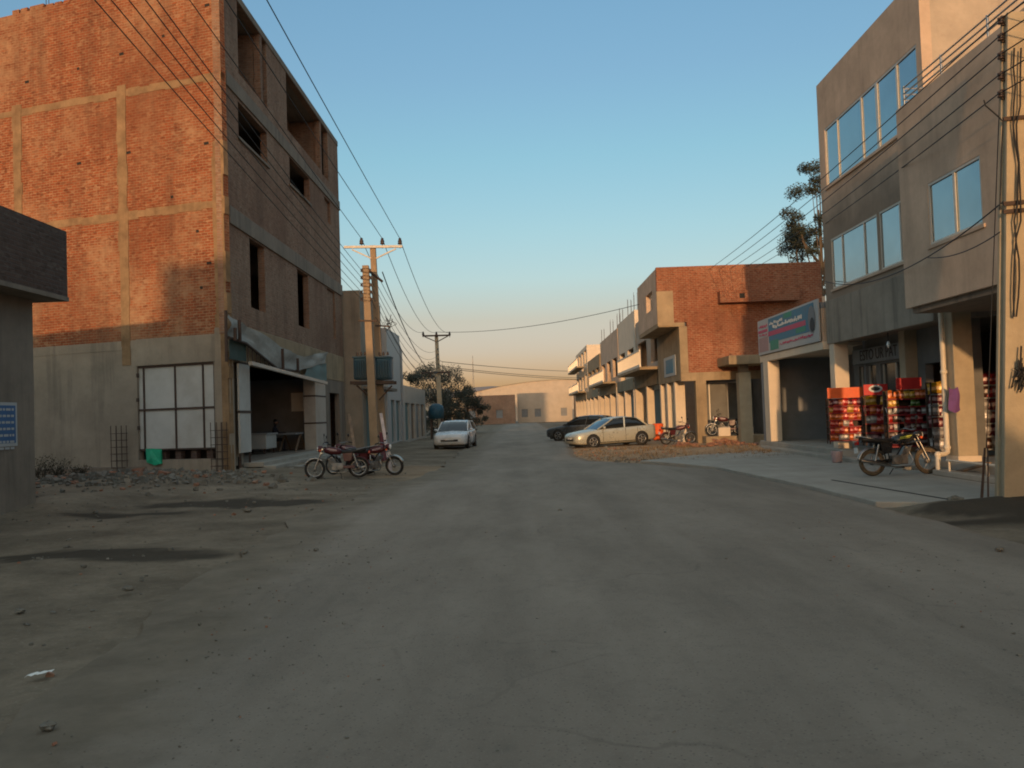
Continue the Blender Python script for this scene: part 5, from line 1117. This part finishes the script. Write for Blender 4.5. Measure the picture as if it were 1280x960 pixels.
    for i in range(6): u = i/5; mb.box((.1+.09*u, 0, R+.14+.15*u), (.19, .2, .012), 0, 0, Matrix.Rotation(-.5, 4, 'Y'))
    mb.build('engine', 'engine', T, bevel=.01)
    mb = MB(); mb.tube([(.2, -.07, R+.2), (.26, -.1, R+.02), (.18, -.12, R-.11), (-.15, -.13, R-.12), (-.3, -.15, R-.08)], .018, 8); mb.tube([(-.28, -.15, R-.085), (-.36, -.155, R-.06), (-.85, -.165, R+.04), (-.9, -.165, R+.045)], [.025, .045, .042, .03], 10); mb.build('exhaust', 'chrome', T)
    for nm, x, a0, a1, m_ in (('front_fender', fx, .35, 2.4, 'chrome' if not dust else paint), ('rear_fender', rx, .5, 3.0, paint if not dust else 'chrome')):
        mb = MB(); rr = R+.03; vs = []; ks = 14
        for i in range(ks+1):
            a = a0+(a1-a0)*i/ks
            for y, d in ((-.06, -.03), (-.04, 0), (.04, 0), (.06, -.03)): vs.append((x+(rr+d)*math.cos(a), y, R+(rr+d)*math.sin(a)))
        mb.add(vs, [(i*4+j, i*4+j+1, (i+1)*4+j+1, (i+1)*4+j) for i in range(ks) for j in range(3)], 0, True); o_ = mb.build(nm, m_, T); sd_ = o_.modifiers.new('solid', 'SOLIDIFY'); sd_.thickness = .004
    for s in (-1, 1):
        mb = MB(); mb.add([(-.16, .115*s, R+.40), (-.44, .125*s, R+.42), (-.40, .12*s, R+.2), (-.2, .11*s, R+.18)], [(0, 1, 2, 3)])
        o_ = mb.build('side_panel', paint, T); o_.modifiers.new('solid', 'SOLIDIFY').thickness = .012
    mb = MB(); mb.box((-.9, 0, R+.42), (.06, .12, .08)); mb.build('tail_light', 'red_lens', T, bevel=.012)
    mb = MB(); mb.box((-.93, 0, R+.27), (.012, .17, .12)); mb.build('number_plate', 'ink_w', T)
    mb = MB(); mb.tube([(-.55, -.12, R+.5), (-.86, -.12, R+.56), (-.9, 0, R+.57), (-.86, .12, R+.56), (-.55, .12, R+.5)], .011, 6); mb.build('grab_rail', 'chrome', T)
    mb = MB(); mb.bb((-.5, .1, R-.02), (.0, .125, R+.06)); mb.build('chain_case', paint if not dust else 'blackp', T, bevel=.01)
    mb = MB(); mb.tube([(-.1, .1, R-.14), (-.14, .24, .01)], .011, 6); mb.tube([(.0, -.2, R-.13), (.0, .2, R-.13)], .012, 6); mb.build('stand', 'blackp', T)
    return T
def put_bike(T, x, y, z, hd, lean=.11, label=None):
    T.location = (x, y, z); T.rotation_euler = (lean, 0, hd)
    if label: T['label'] = label
    return T
b1 = make_bike('dark red motorcycle parked facing left in front of the tiled pillar', 'red_paint', 'pinkish'); b1['group'] = 'motorcycles parked by the left shops'
def bike_at(T, px, Y_, hd, z=None, label=None, **k):
    x = (px-651)/FPX*Y_
    return put_bike(T, x, Y_, g(x, Y_) if z is None else z, hd, label=label, **k)
bike_at(b1, 419, 25.0, PI+.12)
b2 = copy_tree(b1); bike_at(b2, 467, 26.4, -.25, label='second red motorcycle parked behind the first beside the leaning pale pole')
b3 = copy_tree(b1); bike_at(b3, 436, 27.0, PI-.35, label='red motorcycle standing behind the dark red one against the steps')
b4 = make_bike('black motorcycle with lime tank stripes parked before the snack racks', 'black_paint', 'lime', 'rubber_dust', dust=True); bike_at(b4, 1119, 19.25, .05, .085, lean=-.1)
b5 = copy_tree(b1); bike_at(b5, 845, 41.2, .25, label='red motorcycle parked beside the silver car at the column'); b5['group'] = 'red motorcycles by the red brick building'
b6 = copy_tree(b1); bike_at(b6, 905, 41.35, PI-.1, .32, label='red motorcycle on the plinth before the dark doorway'); b6['group'] = 'red motorcycles by the red brick building'
# leaning pole, plank and red cloth near the left poles
a, b_ = onY(489, 588, 26.6), onY(476, 517, 28.0); a.z = g(a.x, a.y); mb = MB(); mb.bar(a, b_, .1, .06); tag(mb.build('leaning_pole', 'plank_pale', bevel=.01), 'pale pinkish plank leaning steeply beside the left motorcycles', 'plank')
a, b_ = onY(447, 566, 29.5), onY(436, 518, 30.8); a.z = g(a.x, a.y); mb = MB(); mb.bar(a, b_, .11, .05); tag(mb.build('leaning_plank', 'wood', bevel=.01), 'short weathered plank leaning on the shop wall behind the motorcycles', 'plank')
q = [onY(474, 540, 27.9), onY(480, 541, 27.9), onY(484, 575, 27.2), onY(477, 577, 27.2)]; mb = MB(); vs = [q[0].lerp(q[1], i/4).lerp(q[3].lerp(q[2], i/4), j/8)+Vector((0, .06*math.sin(i*2+j), 0)) for i in range(5) for j in range(9)]; mb.add(vs, [(i*9+j, (i+1)*9+j, (i+1)*9+j+1, i*9+j+1) for i in range(4) for j in range(8)], 0, True)
tag(mb.build('red_cloth', 'dred_paint'), 'faded red cloth strip hanging beside the leaning pale plank', 'cloth')

# ================================================================== cars
def make_car(label, paint, hatch=False, boxy=0.0):
    T = thing('parked_car', label, 'car'); 
    NS = 9
    def loft(st, name, m, parent, caps=True, mats=None):
        mb = MB(); vs = []; k_ = len(st[0][1])
        for x, sec in st: vs += [(x, y, z) for y, z in sec]
        fs = [(i*k_+j, i*k_+(j+1) % k_, (i+1)*k_+(j+1) % k_, (i+1)*k_+j) for i in range(len(st)-1) for j in range(k_)]
        mb.add(vs, fs, 0, True)
        if caps: mb.add(vs[:k_], [tuple(range(k_))], 0); mb.add(vs[-k_:], [tuple(range(k_))[::-1]], 0)
        return mb.build(name, m, parent)
    def sec(hw, zb, zt, crown=.03):
        zm = zb+(zt-zb)*.55
        r_ = [(hw*.9, zb), (hw*.985, zb+.06), (hw, zm), (hw*.985, zm+(zt-zm)*.5), (hw*.95, zt-.03), (hw*.86, zt), (0, zt+crown)]
        return r_+[(-a, b_) for a, b_ in r_[-2::-1]]
    end = -2.0 if hatch else -2.2
    bt = [(2.2, .60, .38, .58), (2.14, .74, .26, .68), (2.0, .82, .22, .74), (1.7, .86, .2, .79), (1.2, .87, .19, .86), (.85, .875, .18, .91), (.0, .88, .18, .92), (-1.0, .88, .18, .95), (-1.5, .87, .2, .97), (end+.25, .85, .24, .97), (end+.05, .78, .28, .93), (end, .68, .36, .80)]
    bd = loft([(x, sec(a, b_, c)) for x, a, b_, c in bt], 'body', paint, T)
    rear = -1.95 if hatch else -1.72
    gt = [(1.02, .76, .90, .905), (.75, .75, .90, 1.06), (.45, .72, .90, 1.24), (.12, .67, .90, 1.385), (-.3, .65, .91, 1.43), (-.75, .645, .93, 1.425), (-1.15, .65, .94, 1.36 if not hatch else 1.41), (-1.45, .68, .95, 1.2 if not hatch else 1.36), (rear, .73, .95, .985)]
    def gsec(hw, zb, zt):
        w0 = .80; k_ = (zt-zb)/.5; r_ = [(w0, zb), (w0+(hw-w0)*.5*k_, zb+(zt-zb)*.5), (hw+.03*(1-k_), zt-.03*k_), (hw*.8, zt), (0, zt+.015)]
        return r_+[(-a, b_) for a, b_ in r_[-2::-1]]
    loft([(x, gsec(a, b_, c)) for x, a, b_, c in gt], 'glasshouse', 'glass_d', T)
    # roof skin, pillars
    mb = MB(); vs = []; rt = [(.2, .66, 1.352), (.12, .665, 1.39), (-.3, .645, 1.436), (-.75, .64, 1.431), (-1.15, .645, 1.368 if not hatch else 1.416), (-1.25, .648, 1.315 if not hatch else 1.39)]
    for x, hw, z in rt: vs += [(x, hw*a, z+dz) for a, dz in ((-1.03, -.05), (-.82, .004), (0, .02), (.82, .004), (1.03, -.05))]
    mb.add(vs, [(i*5+j, i*5+j+1, (i+1)*5+j+1, (i+1)*5+j) for i in range(len(rt)-1) for j in range(4)], 0, True); mb.build('roof', paint, T)
    mb = MB()
    for s in (-1, 1):
        mb.bar((1.03, .79*s, .9), (.14, .685*s, 1.37), .06, .05); mb.bar((-.42, .825*s, .92), (-.5, .665*s, 1.42), .07, .03); mb.bar((rear+.02, .79*s, .95), (-1.2, .665*s, 1.34 if not hatch else 1.38), .12 if not hatch else .2, .05)
    mb.build('pillar', paint, T)
    for nm, x in (('front_wheel', 1.32), ('front_wheel', 1.32), ('rear_wheel', -1.32), ('rear_wheel', -1.32)):
        pass
    for nm, x, s in (('front_wheel', 1.32, 1), ('front_wheel', 1.32, -1), ('rear_wheel', -1.32, 1), ('rear_wheel', -1.32, -1)):
        mb = MB(); mb.lathe([(.34, -.02), (.37, -.01), (.37, .006), (.335, .008)], (x, .872*s, .33), 'Y', 28); mb.build('wheel_arch', 'blackp', T)
        mb = MB(); mb.lathe([(.2, -.1), (.30, -.1), (.315, -.06), (.315, .06), (.30, .1), (.2, .1)], (x, .80*s, .315), 'Y', 28); W_ = mb.build(nm, 'rubber', T)
        mb = MB(); yo = .80*s+.098*s; mb.lathe([(.06, -.02), (.205, -.012), (.215, .006), (.19, .006), (.18, -.006), (.05, .0)], (x, yo, .315), 'Y', 24)
        for k_ in range(5):
            a = k_*2*PI/5; mb.bar((x+.04*math.cos(a), yo+.012*s, .315+.04*math.sin(a)), (x+.195*math.cos(a), yo+.004*s, .315+.195*math.sin(a)), .018, .06)
        mb.build('rim', 'rim', W_)
    for s in (-1, 1):
        mb = MB(); mb.ball((2.04, .58*s, .63), (.11, .17, .07), 14, 8); mb.build('headlight', 'lamp_glass', T)
        mb = MB(); mb.ball((end+.06, .6*s, .80), (.06, .16, .1), 14, 8); mb.build('tail_light', 'red_lens', T)
        mb = MB(); mb.ball((.72, .93*s, .97), (.07, .1, .065), 12, 8); mb.build('mirror', paint, T)
        mb = MB()
        for x in (.1, -.85): mb.bb((x-.1, .878*s-.012, .80), (x+.06, .878*s+.012, .825))
        mb.build('door_handle', paint, T)
        mb = MB()
        for x in (.78, -.45, -1.12): mb.bb((x-.006, .872*s-.012, .3), (x+.006, .872*s+.012, .88))
        mb.bb((-1.0, .876*s-.01, .24), (1.0, .876*s+.01, .27)); mb.build('door_seam', 'blackp', T)
    mb = MB(); mb.bb((2.1, -.45, .38), (2.205, .45, .5)); mb.build('grille', 'blackp', T, bevel=.02); mb = MB(); mb.bb((2.2, -.22, .47), (2.215, .22, .57)); mb.build('number_plate', 'ink_w', T)
    mb = MB(); mb.bb((end-.012, -.24, .55), (end+.06, .24, .67)); mb.build('number_plate', 'ink_w', T)
    mb = MB(); mb.bb((end+.3, -.7, .12), (1.95, .7, .25)); mb.build('underbody', 'blackp', T)
    return T
c1 = make_car('silver beige sedan parked sideways on the sunlit dirt verge', 'car_paint'); cx, cy = 4.2, 42.3
c1.scale = (.95,)*3; c1.location = (cx, cy, g(cx, cy)); c1.rotation_euler = (0, math.radians(1.4), PI+math.radians(20))
c2 = make_car('white hatchback facing the camera at the left side of the street', 'car_white', True); c2.location = (-3.5, 47, 0.0); c2.rotation_euler = (0, 0, -PI/2-.08)
c3 = make_car('dark hatchback standing beyond the silver sedan', 'car_dark', True); c3.location = (3.7, 52.0, .0); c3.rotation_euler = (0, 0, PI-.5)
mb = MB(); mb.lathe([(.26, 0), (.29, .05), (.29, .28), (.30, .3), (.29, .32), (.29, .58), (.30, .6), (.29, .62), (.29, .85), (.26, .88)], (7.3, 47.6, .02), 'Z', 18); tag(mb.build('drum', 'orange_board'), 'orange drum standing behind the silver sedan by the columns', 'drum')

# ================================================================== trees
def tree(name, label, x, y, h, cr, cz0, nclump, nleaf, mat, seed, lean=(0, 0), trunk_r=.16, leaf=.16, flat=1.0, z0=0):
    rnd = random.Random(seed); T = thing(name, label, 'tree', (x, y, z0)); top = Vector((x+lean[0], y+lean[1], z0+h*.82))
    mb = MB(); base = Vector((x, y, z0-.2)); pts = [base.lerp(top, i/6)+Vector((rnd.gauss(0, .06), rnd.gauss(0, .06), 0))*i*.4 for i in range(7)]; mb.tube(pts, [trunk_r*(1-.12*i) for i in range(7)], 8)
    cl = []
    for i in range(nclump):
        a = rnd.uniform(0, 6.28); rr = cr*math.sqrt(rnd.random())*flat; z = z0+cz0+(h-cz0)*rnd.random()**.8; env = math.sqrt(max(.05, 1-((z-z0-(cz0+h)/2)/((h-cz0)/2*1.1))**2))
        cl.append(Vector((x+lean[0]*.7+rr*env*math.cos(a), y+lean[1]*.7+rr*env*math.sin(a), z)))
    for c in cl[:max(6, nclump//3)]:
        s = pts[3].lerp(pts[5], rnd.random()); mb.tube([s, s.lerp(c, .55)+Vector((0, 0, -.15)), c], [trunk_r*.38, trunk_r*.22, .015], 5)
    mb.build('trunk', 'bark', T)
    lb = MB()
    for c in cl:
        R_ = cr*rnd.uniform(.16, .36)
        for _ in range(nleaf):
            d = Vector((rnd.gauss(0, 1), rnd.gauss(0, 1), rnd.gauss(0, .7))).normalized()*R_*rnd.random()**.45; q = c+d; s = leaf*rnd.uniform(.5, 1.2)
            u = Vector((rnd.gauss(0, 1), rnd.gauss(0, 1), rnd.gauss(0, .6))).normalized(); v_ = u.orthogonal().normalized()*s*.35; u = u*s
            lb.add([q-u*.5, q+v_, q+u*.5, q-v_], [(0, 1, 2, 3)])
    lb.build('crown', mat, T); return T
x = (1008-651)/FPX*60
tree('eucalyptus_tree', 'loose grey green tree rising behind the tan glazed building', x+1.5, 60, 18.0, 2.3, 11.5, 34, 420, M['leaf_euc'], 3, (-.3, 0), .22, .16)
tree('eucalyptus_tree', 'smaller grey green tree over the red brick building roof', x+1.2, 63, 14.0, 2.5, 6.5, 40, 380, M['leaf_euc'], 5, (-.6, 0), .22, .16)
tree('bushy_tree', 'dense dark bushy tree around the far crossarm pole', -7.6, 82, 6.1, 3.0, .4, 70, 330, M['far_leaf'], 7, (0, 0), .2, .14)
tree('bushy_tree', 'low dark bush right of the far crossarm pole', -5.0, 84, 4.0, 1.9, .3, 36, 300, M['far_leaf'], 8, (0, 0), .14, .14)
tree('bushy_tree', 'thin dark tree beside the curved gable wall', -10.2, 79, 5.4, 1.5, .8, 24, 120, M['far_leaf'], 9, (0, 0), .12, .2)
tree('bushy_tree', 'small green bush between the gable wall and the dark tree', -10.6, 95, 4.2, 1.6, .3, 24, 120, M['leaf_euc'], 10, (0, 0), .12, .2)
TK = thing('water_tank', 'teal rounded tank on a stand at the foot of the far crossarm pole', 'tank', (-6.5, 68, 0))
mb = MB(); mb.lathe([(.45, 1.5), (.58, 1.55), (.6, 2.2), (.5, 2.5), (.25, 2.65), (.1, 2.68)], (-6.5, 68, 0), 'Z', 18); mb.build('tank', 'teal', TK)
for a in (-1, 1):
    for b_ in (-1, 1): mb = MB(); mb.bb((-6.5+a*.4-.05, 68+b_*.4-.05, -.05), (-6.5+a*.4+.05, 68+b_*.4+.05, 1.5)); mb.build('leg', 'brown_metal', TK)
mb = MB(); mb.tube([(8.78, 18.5, .42), (8.78, 15.2, .42)], .025, 8)
LR = thing('low_rail', 'low pale pipe rail along the shop step beside the near pole', 'rail', (8.78, 16.9, .085)); mb.build('rail', 'pvc', LR)
for y in (18.4, 16.9, 15.3): mb = MB(); mb.tube([(8.78, y, .05), (8.78, y, .42)], .022, 8); mb.build('post', 'pvc', LR)
# ================================================================== litter on the road
p = onG(45, 845, .012); mb = MB(); vs = []
for i in range(7):
    for j in range(4): vs.append((p.x-.055+.018*i+.006*j, p.y-.05+.03*j+.012*i, .014+.014*abs(math.sin(i*1.4+j*2.1))))
mb.add(vs, [(i*4+j, (i+1)*4+j, (i+1)*4+j+1, i*4+j+1) for i in range(6) for j in range(3)]); tag(mb.build('paper_scrap', 'paper'), 'crumpled white paper scrap on the road at lower left', 'litter')
rnd = random.Random(31)
for px, py, s in ((310, 640, .09), (305, 693, .05), (318, 630, .05), (160, 740, .06), (25, 768, .05), (1250, 690, .05), (1195, 632, .12), (700, 640, .04), (60, 915, .05), (395, 690, .04)):
    p = onG(px, py, 0); mb = MB(); mb.ball((p.x, p.y, max(g(p.x, p.y), .02)+s*.3), (s, s*.8, s*.5), 7, 5, 0, .25); tag(mb.build('stone', 'stone'), 'small grey stone lying loose on the road or shoulder', 'stone', 'stones lying on the road')
